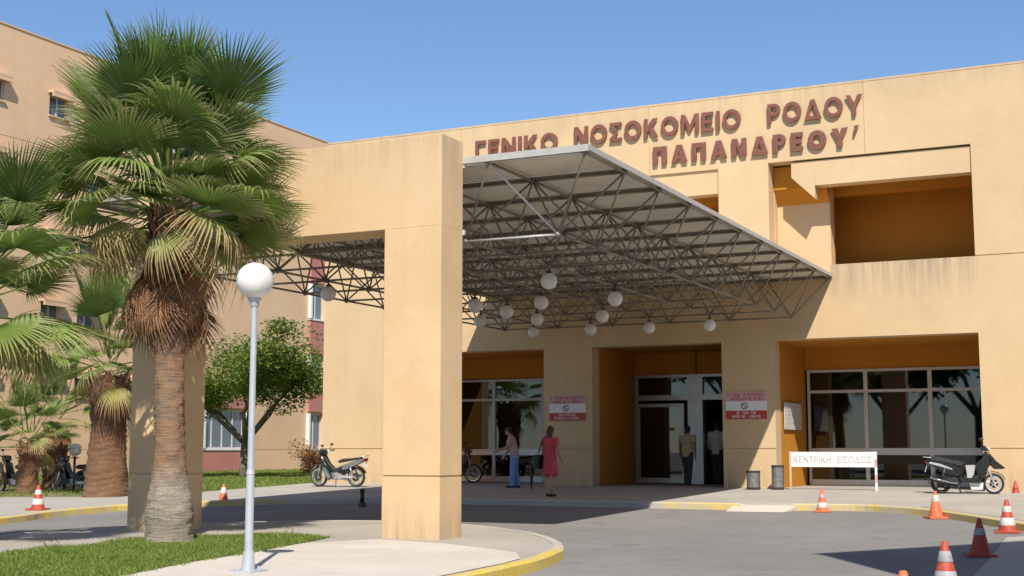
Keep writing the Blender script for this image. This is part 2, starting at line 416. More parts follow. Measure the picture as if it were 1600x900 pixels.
def kerb(name, line, side, mat, w=.15, top=.138, low=None):
    """swept kerb; side=+1 puts it to the left of the walking direction"""
    mb = MB(); n = len(line); rows = []
    for i, p in enumerate(line):
        a = Vector(line[max(0, i-1)]); b = Vector(line[min(n-1, i+1)]); d = (b-a).normalized()
        nr = Vector((-d.y, d.x))*side; p = Vector(p); q = p + nr*w; q2 = p + nr*(w-.025)
        zt = top if low is None else low[i]
        z = zr(p.y)
        rows.append([(p.x, p.y, z-.1), (p.x, p.y, z+zt), (q2.x, q2.y, z+zt), (q.x, q.y, z+zt-.022), (q.x, q.y, z-.1)])
    vs = [v for r in rows for v in r]; fs = []
    for i in range(n-1):
        for k in range(4): fs.append((i*5+k, i*5+k+1, (i+1)*5+k+1, (i+1)*5+k))
    fs += [(0, 1, 2, 3, 4), tuple((n-1)*5+k for k in (4, 3, 2, 1, 0))]
    mb.add(vs, fs)
    return tag(mb.build(name, mat), kind='structure')

isl_r = smooth_line([(-6.7, 2), (-6.8, 8), (-6.86, 12.57), (-6.98, 14.3), (-7.10, 15.2), (-7.42, 16.5)])
isl_n = smooth_line([(-7.42, 16.5), (-7.96, 17.68), (-8.87, 19.05), (-9.77, 19.87), (-10.97, 20.6), (-12.5, 20.95), (-13.9, 20.6), (-15.3, 19.6), (-16.2, 18.3), (-16.45, 17.0), (-16.25, 15.7), (-15.7, 14.7), (-14.5, 12.5), (-13, 9.5), (-12, 6.5), (-11, 2)])
island = isl_r + isl_n[1:]
sheet('island_pavement', island, .13, M['pave'], .2)
kerb('island_kerb', isl_r, -1, M['yellow'])
kerb('island_kerb', isl_n, -1, M['kerb'])
grass_poly = [(-9.2, 6), (-9.6, 9.5), (-9.94, 11.15), (-10.35, 12.63), (-10.62, 14.2), (-11.0, 15.5), (-11.25, 16.6), (-11.45, 17.25), (-12.2, 17.25), (-13.3, 16.75), (-13.65, 15.4), (-13.55, 14.0), (-13.2, 12.3), (-12.2, 9.5), (-11.2, 6)]
sheet('grass_bed', grass_poly, .142, M['lawn'])
sheet('front_path', [(-6.83, 6), (-6.83, 9), (-6.9, 12.5), (-7.0, 14.2), (-7.12, 14.9), (-7.6, 15.75), (-9.17, 16.75), (-10.5, 17.1), (-11.05, 16.0), (-10.62, 14.2), (-10.35, 12.63), (-9.94, 11.15), (-9.6, 9.5), (-9.2, 6)], .139, M['path'])

kl = smooth_line([(-18.6, 9), (-19.6, 14), (-20.63, 19.45), (-21.1, 20.9), (-21.25, 22.2), (-21.2, 23.7), (-20.3, 25.4), (-19, 26.7)])
km = smooth_line([(-19, 26.7), (-17, 27.75), (-15, 28.05), (-12.85, 28.0), (-9.9, 28.0)])
ky = smooth_line([(-9.9, 28.0), (-8.84, 28.0), (-8.19, 28.02)])
kramp = [(-8.19, 28.02), (-7.9, 28.05), (-7.3, 28.15), (-7.05, 28.2)]
kr = smooth_line([(-7.05, 28.2), (-5.8, 28.4), (-4.9, 27.95), (-4.05, 27.2), (-3.19, 25.95), (-2.2, 24.3), (-1.2, 22.9), (.5, 21.6), (5, 20.6)])
kn = smooth_line([(5, 20.6), (14, 20)])
edge = kl + km[1:] + ky[1:] + kramp[1:] + kr[1:] + kn[1:]
side = edge + [(14, 41), (-23.55, 41), (-23.5, 34), (-23.3, 29.04), (-23.56, 26.6), (-25, 25.7), (-26.66, 25.2), (-27, 9)]
sheet('sidewalk', side, .13, M['side'], .2)
kerb('sidewalk_kerb', kl, -1, M['yellow_faded']); kerb('sidewalk_kerb', km, -1, M['kerb'])
kerb('sidewalk_kerb', ky, -1, M['yellow_faded']); kerb('sidewalk_kerb', kramp, -1, M['kerb'], low=[.138, .05, .05, .138])
kerb('sidewalk_kerb', kr, -1, M['yellow_faded']); kerb('sidewalk_kerb', kn, -1, M['kerb'])
mb = MB()                                     # sloping apron of the dropped kerb
mb.add([(-8.35, 28.3, zr(28.3)+.134), (-6.9, 28.45, zr(28.45)+.134), (-7.1, 27.4, zr(27.4)+.004), (-8.3, 27.3, zr(27.3)+.004), (-8.35, 28.3, zr(28.3)), (-6.9, 28.45, zr(28.45))],
       [(0, 1, 2, 3), (0, 3, 4), (1, 5, 2)])
tag(mb.build('kerb_ramp', M['path']), kind='structure')
# slightly darker slab patch by the sidewalk on the right
sheet('pavement_patch', [(-3.35, 33.0), (-4.45, 28.0), (-3.9, 27.1), (-3.1, 26.0), (-2.1, 24.4), (6, 24.4), (6, 33.0)], .136, M['pave'])
sheet('forecourt_paving', [(-2.3, 22.6), (-2.06, 16.5), (-1.7, 13), (-.6, 10.4), (.6, 8.8), (20, 7), (20, 19.8), (5, 20.35), (.5, 21.3), (-1.3, 22.65), (-1.9, 23.2)], .006, M['side'])
lawn_poly = [(-60, 5), (-27.02, 5), (-27.02, 9), (-26.68, 25.22), (-25, 25.72), (-23.58, 26.62), (-23.32, 29.04), (-23.52, 34), (-23.57, 41), (-23.57, 90), (-60, 90)]
sheet('lawn', lawn_poly, .12, M['lawn'])
sheet('dry_strip', [(-27.04, 9.1), (-26.7, 25.24), (-25.02, 25.74), (-23.7, 26.6), (-23.5, 29.2), (-25.5, 30.5), (-33, 31), (-36, 9.1)], .127, M['soil'])

# grass blades
def inside(p, poly):
    x, y = p; c = False; j = len(poly)-1
    for i in range(len(poly)):
        xi, yi = poly[i]; xj, yj = poly[j]
        if (yi > y) != (yj > y) and x < (xj-xi)*(y-yi)/(yj-yi)+xi: c = not c
        j = i
    return c

def blades(name, poly, box, n, h, w, off, keep=lambda p: True):
    rnd = random.Random(name); v = []; f = []; k = 0
    while k < n:
        p = (rnd.uniform(box[0], box[1]), rnd.uniform(box[2], box[3]))
        q_ = (p[0]+.05*math.sin(p[1]*9)+rnd.gauss(0, .05), p[1]+.05*math.sin(p[0]*7)+rnd.gauss(0, .05))
        thin = .5+.5*math.sin(p[0]*1.9+1.3*math.sin(p[1]*1.7))*math.sin(p[1]*2.1+p[0]*.7)
        if not inside(q_, poly) or rnd.random() > .35+1.1*thin: n -= .15; continue
        cl = .6 + .8*(.5+.5*math.sin(p[0]*3.1+math.sin(p[1]*2.3)*2))
        hh = h*rnd.uniform(.3, 1.1)*cl*(2.2 if rnd.random() < .006 else 1); a = rnd.uniform(0, 6.28); t = rnd.uniform(0, 6.28); lean = hh*rnd.uniform(.1, .8)
        z = zr(p[1])+off; dx, dy = math.cos(a)*w, math.sin(a)*w
        b = len(v)
        v += [(p[0]-dx, p[1]-dy, z), (p[0]+dx, p[1]+dy, z), (p[0]+dx*.6+math.cos(t)*lean*.4, p[1]+dy*.6+math.sin(t)*lean*.4, z+hh*.6), (p[0]+math.cos(t)*lean, p[1]+math.sin(t)*lean, z+hh)]
        f += [(b, b+1, b+2), (b, b+2, b+3)]; k += 1
    me = bpy.data.meshes.new(name); me.from_pydata(v, [], f)
    return tag(link(name, me, M['grass']), 'short green grass growing in the bed round the palm' if 'bed' not in name else None, 'grass', kind='stuff')
g1 = blades('grass', grass_poly, (-13.8, -9, 6, 17.3), 100000, .05, .006, .14)
far_poly = [(-23.6, 29.5), (-23.6, 36), (-30, 56), (-40.5, 58), (-40.5, 33), (-33, 31), (-26, 30.6)]
g2 = blades('grass', far_poly, (-40.5, -23.6, 29, 58), 52000, .06, .018, .12)
g2['label'] = 'strip of lawn along the foot of the left wing'
g3 = blades('grass', [(-27.04, 20), (-26.7, 25.24), (-23.7, 26.6), (-23.5, 29.2), (-33, 31), (-33, 20)], (-33, -23.4, 20, 31), 9000, .1, .012, .12)
g3['label'] = 'sparse dry grass under the parked black motorbikes'

# ------------------------------------------------------------------ walls with openings
def wallmesh(xs, zs, inset, y0, thick, mb=None):
    """grid wall facing -y; inset(i, j) gives None for a hole or how far that cell is set back"""
    mb = mb or MB(); nx, nz = len(xs)-1, len(zs)-1
    D = [[inset((xs[i]+xs[i+1])/2, (zs[j]+zs[j+1])/2) for j in range(nz)] for i in range(nx)]
    dep = lambda i, j: thick if not (0 <= i < nx and 0 <= j < nz) or D[i][j] is None else D[i][j]
    def q(a, b, c, d): mb.add([a, b, c, d], [(0, 1, 2, 3)])
    for i in range(nx):
        for j in range(nz):
            x0, x1, z0, z1 = xs[i], xs[i+1], zs[j], zs[j+1]; d = dep(i, j)
            if D[i][j] is not None:
                y = y0+d; q((x0, y, z0), (x1, y, z0), (x1, y, z1), (x0, y, z1))
                y = y0+thick; q((x1, y, z0), (x0, y, z0), (x0, y, z1), (x1, y, z1))
    for i in range(-1, nx):
        for j in range(nz):
            a, b = dep(i, j), dep(i+1, j)
            if abs(a-b) > 1e-6:
                x = xs[i+1]; q((x, y0+a, zs[j]), (x, y0+b, zs[j]), (x, y0+b, zs[j+1]), (x, y0+a, zs[j+1]))
    for j in range(-1, nz):
        for i in range(nx):
            a, b = dep(i, j), dep(i, j+1)
            if abs(a-b) > 1e-6:
                z = zs[j+1]; q((xs[i], y0+a, z), (xs[i+1], y0+a, z), (xs[i+1], y0+b, z), (xs[i], y0+b, z))
    return mb

def weld(mb, name):
    me = mb.mesh(name, fix=False); bm = bmesh.new(); bm.from_mesh(me)
    bmesh.ops.remove_doubles(bm, verts=bm.verts, dist=1e-4); bmesh.ops.recalc_face_normals(bm, faces=bm.faces)
    bm.to_mesh(me); bm.free(); return me

YF, YB, FL = 34.6, 38.0, .455
bld = empty('hospital_building', (-8, YF, FL), label='long cream stucco hospital block with maroon Greek letters along its parapet', cat='building')
holes = [(-21.0, -15.80, .2, 4.32), (-14.32, -10.55, .2, 4.32), (-9.12, -3.97, .2, 4.34),
         (-9.16, -3.97, 6.25, 9.11), (-15.75, -10.55, 6.25, 9.07), (-21.0, -17.3, 6.25, 9.07)]
xs = sorted({-23.32, 9.0, -15.8, -14.32, -10.55, -9.12, -9.16, -3.97, -15.75, -21.0, -17.3, -12.535, -12.515, -6.60, -6.58, -18.51, -18.49})
zs = sorted({.2, 1.475, 1.50, 4.32, 4.34, 6.25, 6.275, 9.07, 9.11, 11.04})
def ins(x, z):
    for a, b, c, d in holes:
        if a < x < b and c < z < d: return None
    if 1.475 < z < 1.50: return .022
    if 6.25 < z < 6.275 and x > -3.97: return .02
    if z > 9.11 and (-12.535 < x < -12.515 or -6.60 < x < -6.58 or -18.51 < x < -18.49): return .02
    return 0.0
link('facade_wall', weld(wallmesh(xs, zs, ins, YF, .55), 'facade_wall'), M['cream'], bld, True)
mb = MB(); mb.box(-23.33, 9.04, YF-.009, YF+.6, 11.04, 11.09); mb.build('parapet_coping', M['cream'], bld, world=True)
mb = MB()
mb.box(-23.3, 9, YF+.55, 62, 10.3, 10.6)                                     # roof
mb.box(-23.3, -22.9, YF+.55, 62, .1, 10.3); mb.box(8.6, 9, YF+.55, 62, .1, 10.3); mb.box(-22.9, 8.6, 61.6, 62, .1, 10.3)
mb.build('rear_block', M['cream'], bld, world=True)
# loggias: linings, set back lintels
mb = MB()
for x0, x1 in ((-9.16, -3.97), (-15.75, -10.55), (-21.0, -17.3)):
    mb.box(x0-.3, x1+.3, 37.2, 37.4, 5.9, 9.6)
    mb.box(x0-.3, x1+.3, YF+.552, 37.2, 9.25, 9.4); mb.box(x0-.3, x1+.3, YF+.552, 37.2, 6.0, 6.2)
    mb.box(x0-.31, x0-.01, YF+.552, 37.2, 6.2, 9.25); mb.box(x1+.01, x1+.31, YF+.552, 37.2, 6.2, 9.25)
    mb.box(x0+.1, x1-.01, YF+1.4, YF+1.8, 8.35, 9.25)
mb.build('loggia_lining', M['orange'], bld, world=True)
mb = MB()
for x0, x1, xl in ((-9.16, -3.97, -8.55), (-15.75, -10.55, -15.6), (-21.0, -17.3, -20.9)):
    mb.box(xl if xl != -8.55 else -7.93, x1-.004, YF+.06, YF+.5, 8.40, 9.068)
    if xl == -8.55:
        mb.prism([(-8.55, 9.068), (-8.55, 8.66), (-7.932, 8.05), (-7.932, 9.068)], YF+.06, YF+.5)
mb.build('loggia_lintel', M['cream'], bld, world=True)
for a, b in ((-9.15, -7.72), (-15.74, -14.9)):
    mb = MB(); mb.box(a, b, YF+.85, YF+1.35, 6.2, 9.24); mb.box(a-.012, a+.006, YF+.552, YF+.85, 6.2, 9.24); mb.build('loggia_pier', M['cream'], bld, world=True)
    mb = MB(); y0, y1 = YF+.505, YF+.848
    mb.prism([(a+.01, 8.45), (b-.01, 8.45), (b-.01, 9.06), (a+.01, 9.06)], y0, y0+.02); mb.add([(a+.01, y0+.021, 8.45), (b-.01, y0+.021, 8.45), (b-.01, y1, 8.06), (a+.01, y1, 8.06), (a+.01, y0+.021, 9.06), (b-.01, y0+.021, 9.06), (b-.01, y1, 9.06), (a+.01, y1, 9.06)], [(0, 1, 2, 3), (0, 4, 5, 1), (3, 2, 6, 7), (0, 3, 7, 4), (1, 5, 6, 2), (4, 7, 6, 5)])
    mb.build('sloping_soffit', M['orange'], bld, world=True)  # ochre colour stands in for the deep shade of this notch
mb = MB()
mb.box(-7.6, -3.98, 36.3, 36.36, 6.2, 6.45); mb.build('balcony_upstand', M['darksteel'], bld, world=True)
# ground floor recesses (ochre) : soffit, side walls, back wall above windows
mb = MB()
RB = [(-21.0, -15.80), (-14.32, -10.55), (-9.12, -3.97)]
for x0, x1 in RB:
    mb.box(x0-.6, x1+.6, YF+.552, YB+.2, 4.345, 4.6)
    mb.box(x0-.35, x0-.012, YF+.552, YB+.12, .3, 4.344); mb.box(x1+.012, x1+.35, YF+.552, YB+.12, .3, 4.344)
TOPW = 3.71
mb.box(-21.0, -15.8, YB-.02, YB+.12, TOPW, 4.344); mb.box(-14.32, -10.55, YB-.02, YB+.12, 3.68, 4.344); mb.box(-9.12, -3.97, YB-.02, YB+.12, TOPW, 4.344)
mb.build('recess_lining', M['orange'], bld, world=True)
# interior rooms behind the glass
mb = MB()
mb.box(-22.8, 8.5, 46, 46.2, .1, 5.2); mb.box(-22.8, 8.5, YB+.25, 46, 4.62, 4.8); mb.box(-22.8, 8.5, YB+.13, 46, .3, .452)
for x in (-20.5, -15.0, -9.9, -3.2): mb.box(x, x+.3, YB+.3, 46, .452, 4.62)
for x in (-18.2, -7.9, -5.6): mb.box(x, x+.35, 41.0, 41.35, .452, 4.62)
mb.box(-8.6, -7.2, 43, 43.8, .452, 1.5); mb.box(-6.5, -4.4, 42.5, 43.2, .452, 1.35); mb.box(-14.6, -12.6, 44, 44.6, .452, 1.6)
mb.build('interior', M['interior'], bld, world=True)

def window_unit(x0, x1, muls, ztop, ztr, sp0, sp1, z0, y, extra_base=True):
    """aluminium shop window: frame bars, spandrel, panes"""
    f = MB(); b = .075
    f.box(x0, x1, y-.06, y+.02, ztop-b, ztop); f.box(x0, x0+b, y-.06, y+.02, z0, ztop-b); f.box(x1-b, x1, y-.06, y+.02, z0, ztop-b)
    f.box(x0+b, x1-b, y-.055, y+.02, ztr-.04, ztr+.04)
    cuts = [x0+b] + [c for m in muls for c in (m-.055, m+.055)] + [x1-b]
    for m in muls:
        for a, c in ((z0, sp0), (sp1, ztr-.04), (ztr+.04, ztop-b)): f.box(m-.055, m+.055, y-.065, y+.02, a, c)
    wf = f.build('window_frame', M['white_metal'], bld, world=True)
    s = MB(); s.box(x0+b, x1-b, y-.075, y+.03, sp0, sp1)
    s.box(x0+b, x1-b, y-.07, y+.05, z0, z0+.17)
    o = s.build('spandrel', M['alu'], wf)
    for i in range(0, len(cuts), 2):
        for a, c in ((z0+.17, sp0), (sp1, ztr-.04), (ztr+.04, ztop-b)):
            p = MB(); p.box(cuts[i], cuts[i+1], y-.02, y-.014, a, c); p.build('pane', M['glass'], wf)
window_unit(-9.06, -3.975, [-7.42, -5.68], TOPW, 3.09, 1.31, 1.50, FL, YB)
window_unit(-20.95, -17.33, [-19.08], 3.68, 3.03, 1.29, 1.47, FL, YB)
window_unit(-17.26, -15.81, [], 3.68, 3.03, 1.29, 1.47, FL, YB)
# entrance doors
f = MB(); y = YB
f.box(-14.30, -10.56, y-.08, y+.02, 3.60, 3.68); f.box(-14.30, -14.20, y-.08, y+.02, FL, 3.60)
f.box(-14.20, -10.56, y-.075, y+.03, 2.92, 3.08); f.box(-12.62, -12.16, y-.12, y+.14, FL, 2.92); f.box(-12.62, -12.16, y-.115, y+.14, 3.08, 3.60)
df = f.build('door_frame', M['alu'], bld, world=True)
for a, b2 in ((-14.20, -12.62), (-12.16, -10.56)):
    p = MB(); p.box(a, b2, y-.02, y-.014, 3.08, 3.60); p.build('transom_pane', M['glass'], df)
def door(x0, x1, yy, z1=2.90):
    d = MB(); b = .07
    d.box(x0, x0+b, yy-.03, yy+.03, FL+.02, z1); d.box(x1-b, x1, yy-.03, yy+.03, FL+.02, z1)
    d.box(x0+b, x1-b, yy-.03, yy+.03, z1-.1, z1); d.box(x0+b, x1-b, yy-.03, yy+.03, FL+.02, FL+.17)
    do = d.build('door', M['alu'], bld, world=True)
    p = MB(); p.box(x0+b, x1-b, yy-.004, yy+.004, FL+.17, z1-.1); p.build('pane', M['glass'], do)
    h = MB(); h.tube((x1-.13, yy-.06, 1.25), (x1-.13, yy-.06, 1.85), .014); h.tube((x1-.13, yy-.06, 1.3), (x1-.13, yy-.01, 1.3), .01); h.tube((x1-.13, yy-.06, 1.8), (x1-.13, yy-.01, 1.8), .01)
    h.build('handle', M['darksteel'], do)
    return do
door(-14.18, -12.72, YB-.14, 2.82)
s_ = MB(); s_.box(-13.25, -13.02, YB-.152, YB-.149, 2.02, 2.10); s_.build('door_sticker', M['redpaint'], bld, world=True)
p = MB(); p.tube((-12.18, YB-.6, 3.66), (-12.18, YB-.6, 4.34), .022); p.build('hanger_rod', M['darksteel'], bld, world=True)

# ------------------------------------------------------------------ lettering
def outline(ch, t):
    """capital letters as closed outlines in a cell 1 high; returns width, outer, holes"""
    def ell(cx, cy, a, b, n=24, a0=0, a1=360): return [(cx+a*math.cos(R(a0+(a1-a0)*k/n)), cy+b*math.sin(R(a0+(a1-a0)*k/n))) for k in range(n+(a1-a0 < 360))]
    if ch == 'Γ': return .62, [(0,0),(t,0),(t,1-t),(.62,1-t),(.62,1),(0,1)], []
    if ch == 'Ε':
        w, h = .64, t*.92; return w, [(0,0),(w,0),(w,h),(t,h),(t,.5-h/2),(w*.9,.5-h/2),(w*.9,.5+h/2),(t,.5+h/2),(t,1-h),(w,1-h),(w,1),(0,1)], []
    if ch == 'Ν':
        w = .82; return w, [(0,0),(t,0),(t,.40+t*.9),(w-t*1.1,0),(w,0),(w,1),(w-t,1),(w-t,.60-t*.9),(t*1.1,1),(0,1)], []
    if ch == 'Ι': return t, [(0,0),(t,0),(t,1),(0,1)], []
    if ch == 'Κ':
        w = .80; return w, [(0,0),(t,0),(t,.32),(t+.09,.43),(w-t*1.35,0),(w,0),(t+.27,.57),(w-.03,1),(w-.03-t*1.35,1),(t,.60),(t,1),(0,1)], []
    if ch in 'ΟO': return .98, ell(.49,.5,.49,.51), [ell(.49,.5,.49-t*1.02,.51-t*.98)]
    if ch == 'Σ':
        w, h = .70, t*.9; return w, [(0,0),(w,0),(w,h),(t*1.45,h),(.33+t*.8,.5),(t*1.45,1-h),(w,1-h),(w,1),(0,1),(0,1-h*.9),(.36,.5),(0,h*.9)], []
    if ch == 'Μ':
        w = .98; return w, [(0,0),(t,0),(t,.62),(w/2-t*.3,.12),(w/2+t*.3,.12),(w-t,.62),(w-t,0),(w,0),(w,1),(w-t*1.1,1),(w/2,.42),(t*1.1,1),(0,1)], []
    if ch == 'Ρ':
        w, r = .70, .31; o = [(0,0),(t,0),(t,1-2*r)] + [(w-r+r*math.cos(R(a)), 1-r+r*math.sin(R(a))) for a in range(-90, 91, 15)] + [(0,1)]
        k = r-t*.85; hl = [(t,1-r-k)] + [(w-r+k*math.cos(R(a)), 1-r+k*math.sin(R(a))) for a in range(-90, 91, 18)] + [(t,1-r+k)]
        return w, o, [hl]
    if ch == 'Δ':
        w = .92; return w, [(0,0),(w,0),(w/2+t*.55,1),(w/2-t*.55,1)], [[(t*1.25,t*.9),(w-t*1.25,t*.9),(w/2,1-t*1.35)]]
    if ch == 'Υ':
        w = .86; return w, [(w/2-t/2,0),(w/2+t/2,0),(w/2+t/2,.40),(w,1),(w-t*1.2,1),(w/2,.40+t),(t*1.2,1),(0,1),(w/2-t/2,.40)], []
    if ch == 'Π':
        w = .80; return w, [(0,0),(t,0),(t,1-t),(w-t,1-t),(w-t,0),(w,0),(w,1),(0,1)], []
    if ch == 'Α':
        w = .92; q = t*.55; e = w/2-q
        return w, [(0,0),(t*1.1,0),(t*1.1+.2*e,.2),(w-t*1.1-.2*e,.2),(w-t*1.1,0),(w,0),(w/2+q,1),(w/2-q,1)], [[(t*1.1+(.2+t*.8)*e,.2+t*.8),(w-t*1.1-(.2+t*.8)*e,.2+t*.8),(w/2,1-t*1.2)]]
    if ch == 'Τ':
        w = .74; return w, [(w/2-t/2,0),(w/2+t/2,0),(w/2+t/2,1-t),(w,1-t),(w,1),(0,1),(0,1-t),(w/2-t/2,1-t)], []
    if ch == 'Η':
        w = .80; return w, [(0,0),(t,0),(t,.5-t/2),(w-t,.5-t/2),(w-t,0),(w,0),(w,1),(w-t,1),(w-t,.5+t/2),(t,.5+t/2),(t,1),(0,1)], []
    return .2, [(0,.58),(.11,.58),(.30,1.05),(.08,1.05)], []
def word(txt, x0, x1, z0, z1, y, mat, parent, t=.2, depth=.07, gap=.16, world=True):
    tot = sum(outline(c, t)[0]+gap for c in txt)-gap; sx = (x1-x0)/tot; x = x0; H = z1-z0
    for ch in txt:
        w, o, hs = outline(ch, t)
        cu = bpy.data.curves.new('letter', 'CURVE'); cu.dimensions = '2D'; cu.fill_mode = 'BOTH'; cu.extrude = depth/2
        for ring in [o]+hs:
            sp = cu.splines.new('POLY'); sp.points.add(len(ring)-1); sp.use_cyclic_u = True
            for p, (a, b) in zip(sp.points, ring): p.co = (a*sx, b*H, 0, 1)
        ob = bpy.data.objects.new('letter', cu); col.objects.link(ob)
        me = bpy.data.meshes.new_from_object(ob.evaluated_get(bpy.context.evaluated_depsgraph_get()))
        bpy.data.objects.remove(ob); bpy.data.curves.remove(cu); me.materials.clear()
        for v in me.vertices: X, Y, Z = v.co; v.co = (x+X, y-Z, z0+Y)
        me.update(); link('letter', me, mat, parent, world); x += (w+gap)*sx
YL = YF-.075
word('ΓΕΝΙΚΟ', -17.98, -15.30, 10.06, 10.59, YL, M['letter'], bld, .195, .05)
word('ΝΟΣΟΚΟΜΕΙΟ', -14.78, -9.86, 10.13, 10.67, YL, M['letter'], bld, .195, .05)
word('ΡΟΔΟΥ', -9.12, -6.60, 10.15, 10.69, YL, M['letter'], bld, .195, .05)
word("ΠΑΠΑΝΔΡΕΟΥ'", -12.39, -6.76, 9.34, 9.84, YL, M['letter'], bld, .27, .05, gap=.27)

# ------------------------------------------------------------------ portal
por = empty('entrance_portal', (-12.6, 17.43, .13), label='free-standing cream portal frame of two square columns and a deep beam', cat='portal')
PX = [(-15.60, -14.60), (-10.655, -9.655)]; PY0, PY1 = 17.43, 18.11
for x0, x1 in PX:
    mb = MB()
    mb.box(x0, x1, PY0, PY1, .05, 1.045); mb.box(x0+.015, x1-.015, PY0+.015, PY1-.015, 1.045, 1.07); mb.box(x0, x1, PY0, PY1, 1.07, 4.83)
    mb.build('column', M['cream_portal'], por, world=True)
mb = MB(); mb.box(-15.60, -9.655, PY0, PY1, 4.83, 6.25); mb.build('beam', M['cream_portal'], por, world=True)

# ------------------------------------------------------------------ canopy
CX, CY, CZ, MX, MY = -7.6, 18.17, 5.905, 1.64, 1.64
NX, NY = 6, 10
ZB = 4.83
can = empty('entrance_canopy', (-12.5, 26.3, ZB), label='flat roof of corrugated sheets on a steel space frame over the driveway', cat='canopy')
def unit_tube(L, r, n=7):
    m = MB(); m.tube((0, 0, 0), (0, 0, L), r, n=n); return m.mesh('strut', True)
tm = {}
def bar(name, a, b, r, mat=None):
    a = Vector(a); b = Vector(b); L = round((b-a).length, 3); k = (L, r, mat)
    if k not in tm:
        tm[k] = unit_tube(L, r); tm[k].materials.append(M[mat or 'tube'])
    o = bpy.data.objects.new(name, tm[k]); col.objects.link(o); o.parent = can
    o.rotation_mode = 'QUATERNION'; o.rotation_quaternion = (b-a).to_track_quat('Z', 'Y'); o.location = a - can.location
    return o
T = lambda i, j: (CX-i*MX, CY+j*MY, CZ)
B = lambda i, j: (CX-(i+.5)*MX, CY+(j+.5)*MY, ZB)
for j in range(NY+1):
    for i in range(NX): bar('top_chord', T(i, j), T(i+1, j), .025, 'tube_new' if j == 0 and i < 2 else None)
for i in range(NX+1):
    for j in range(NY): bar('top_chord', T(i, j), T(i, j+1), .025)
for j in range(NY):
    for i in range(NX-1): bar('bottom_chord', B(i, j), B(i+1, j), .023, 'tube_new' if j == 0 and i < 1 else None)
for i in range(NX):
    for j in range(NY-1): bar('bottom_chord', B(i, j), B(i, j+1), .023)
for i in range(NX):
    for j in range(NY):
        for a, b in ((0, 0), (1, 0), (0, 1), (1, 1)):
            bar('diagonal_strut', B(i, j), T(i+a, j+b), .018, 'tube_new' if (i, j, a, b) == (0, 0, 1, 0) else None)
mb = MB()
for i in range(NX+1):
    for j in range(NY+1): mb.sphere(Vector(T(i, j)), .052, 10, 6)
for i in range(NX):
    for j in range(NY): mb.sphere(Vector(B(i, j)), .052, 10, 6)
o = mb.build('node_joint', M['tube'], can, True, True); o['kind'] = 'stuff'
# purlins and corrugated sheets
X0, X1 = CX-NX*MX-.06, CX+.06
def rib_panel(y0, y1):
    m = MB(); n = int((y1-y0)/.045); pts = []
    for k in range(n+1):
        y = y0+(y1-y0)*k/n; ph = k % 4
        pts.append((y, CZ+.062+(.026 if ph in (1, 2) else 0)))
    vs = [(x, y, z) for x in (X0, X1) for y, z in pts]; L = len(pts)
    m.add(vs, [(k, k+1, L+k+1, L+k) for k in range(L-1)])
    vs = [(x, y, z+.006) for x in (X0, X1) for y, z in pts]
    m.add(vs, [(k, L+k, L+k+1, k+1) for k in range(L-1)])
    return m
for j in range(NY):
    y0 = CY+j*MY-(.05 if j == 0 else -.002); y1 = CY+(j+1)*MY-(.002 if j < NY-1 else .0)
    y1 = min(y1, YF-.012)
    rib_panel(y0, y1).build('roof_panel', M['deck'], can, world=True)
pm = MB(); pm.box(X0+.02, X1-.02, -.03, .03, -.02, .02); pme = pm.mesh('purlin'); pme.materials.append(M['tube'])
for j in range(NY+1):
    o = bpy.data.objects.new('purlin', pme); col.objects.link(o); o.parent = can
    o.location = Vector((0, min(CY+j*MY, YF-.05), CZ+.042)) - can.location
mb = MB()
mb.box(X0-.02, X1+.02, CY-.075, CY-.055, CZ+.0, CZ+.105); mb.box(X1, X1+.02, CY-.055, YF-.01, CZ+.02, CZ+.105); mb.box(X0-.02, X0, CY-.055, YF-.01, CZ+.02, CZ+.105)
mb.box(X1-.10, X1+.0, CY-.055, YF-.01, CZ+.098, CZ+.105)
mb.build('edge_flashing', M['flash'], can, world=True)
for bb in ((-9.68, -9.63, 18.112, 18.15, 4.78, 4.86), (-9.68, -9.63, 18.112, 18.15, 5.84, 5.92)):
    mb = MB(); mb.box(*bb); mb.build('fixing_bracket', M['tube_new'], can, world=True)

# hanging globes
def globe_lamp_mesh(zc):
    pass
GLB = [((-10.06, 22.27), 'globe lamp under the canopy, nearest and largest of those in view'), ((-11.70, 25.5), 'globe lamp under the canopy just below the largest one'),
       ((-13.3, 28.75), 'globe lamp under the canopy, third down in the middle diagonal row'), ((-14.9, 32.0), 'small globe lamp, lowest of the middle diagonal row under the canopy'),
       ((-10.02, 25.5), 'globe lamp under the canopy, highest of the right hand diagonal row'), ((-11.62, 28.75), 'globe lamp under the canopy, middle of the right hand diagonal row'),
       ((-13.2, 31.85), 'small globe lamp, lowest of the right hand diagonal row under the canopy'), ((-11.65, 32.0), 'globe lamp hanging in front of the lintel of the main door'),
       ((-10.05, 32.0), 'globe lamp hanging in front of the pillar right of the door'), ((-13.25, 25.45), 'shaded globe lamp half hidden in struts beside the tall portal column'),
       ((-14.75, 28.6), 'shaded globe lamp, lower one beside the tall portal column'), ((-14.85, 22.16), 'grey shaded globe lamp seen through the portal opening'),
       ((-13.2, 26.9), 'dim globe lamp deep among the struts right of the column')]
gz = 4.55
gm = MB(); gm.sphere((0, 0, 0), .155, 24, 16); g_me = gm.mesh('globe', True); g_me.materials.append(M['globe'])
sm = MB(); sm.tube((0, 0, .14), (0, 0, .29), .016); sm.lathe([(.001, .185), (.05, .183), (.06, .14), (.055, .125)], 14); s_me = sm.mesh('stem', 'auto'); s_me.materials.append(M['darksteel'])
for (x, yy), lab in GLB:
    r = empty('globe_lamp', (x, yy, gz), 0, lab, 'lamp', 'globe lamps hanging under the canopy')
    link('globe', g_me, None, r); link('stem', s_me, None, r)

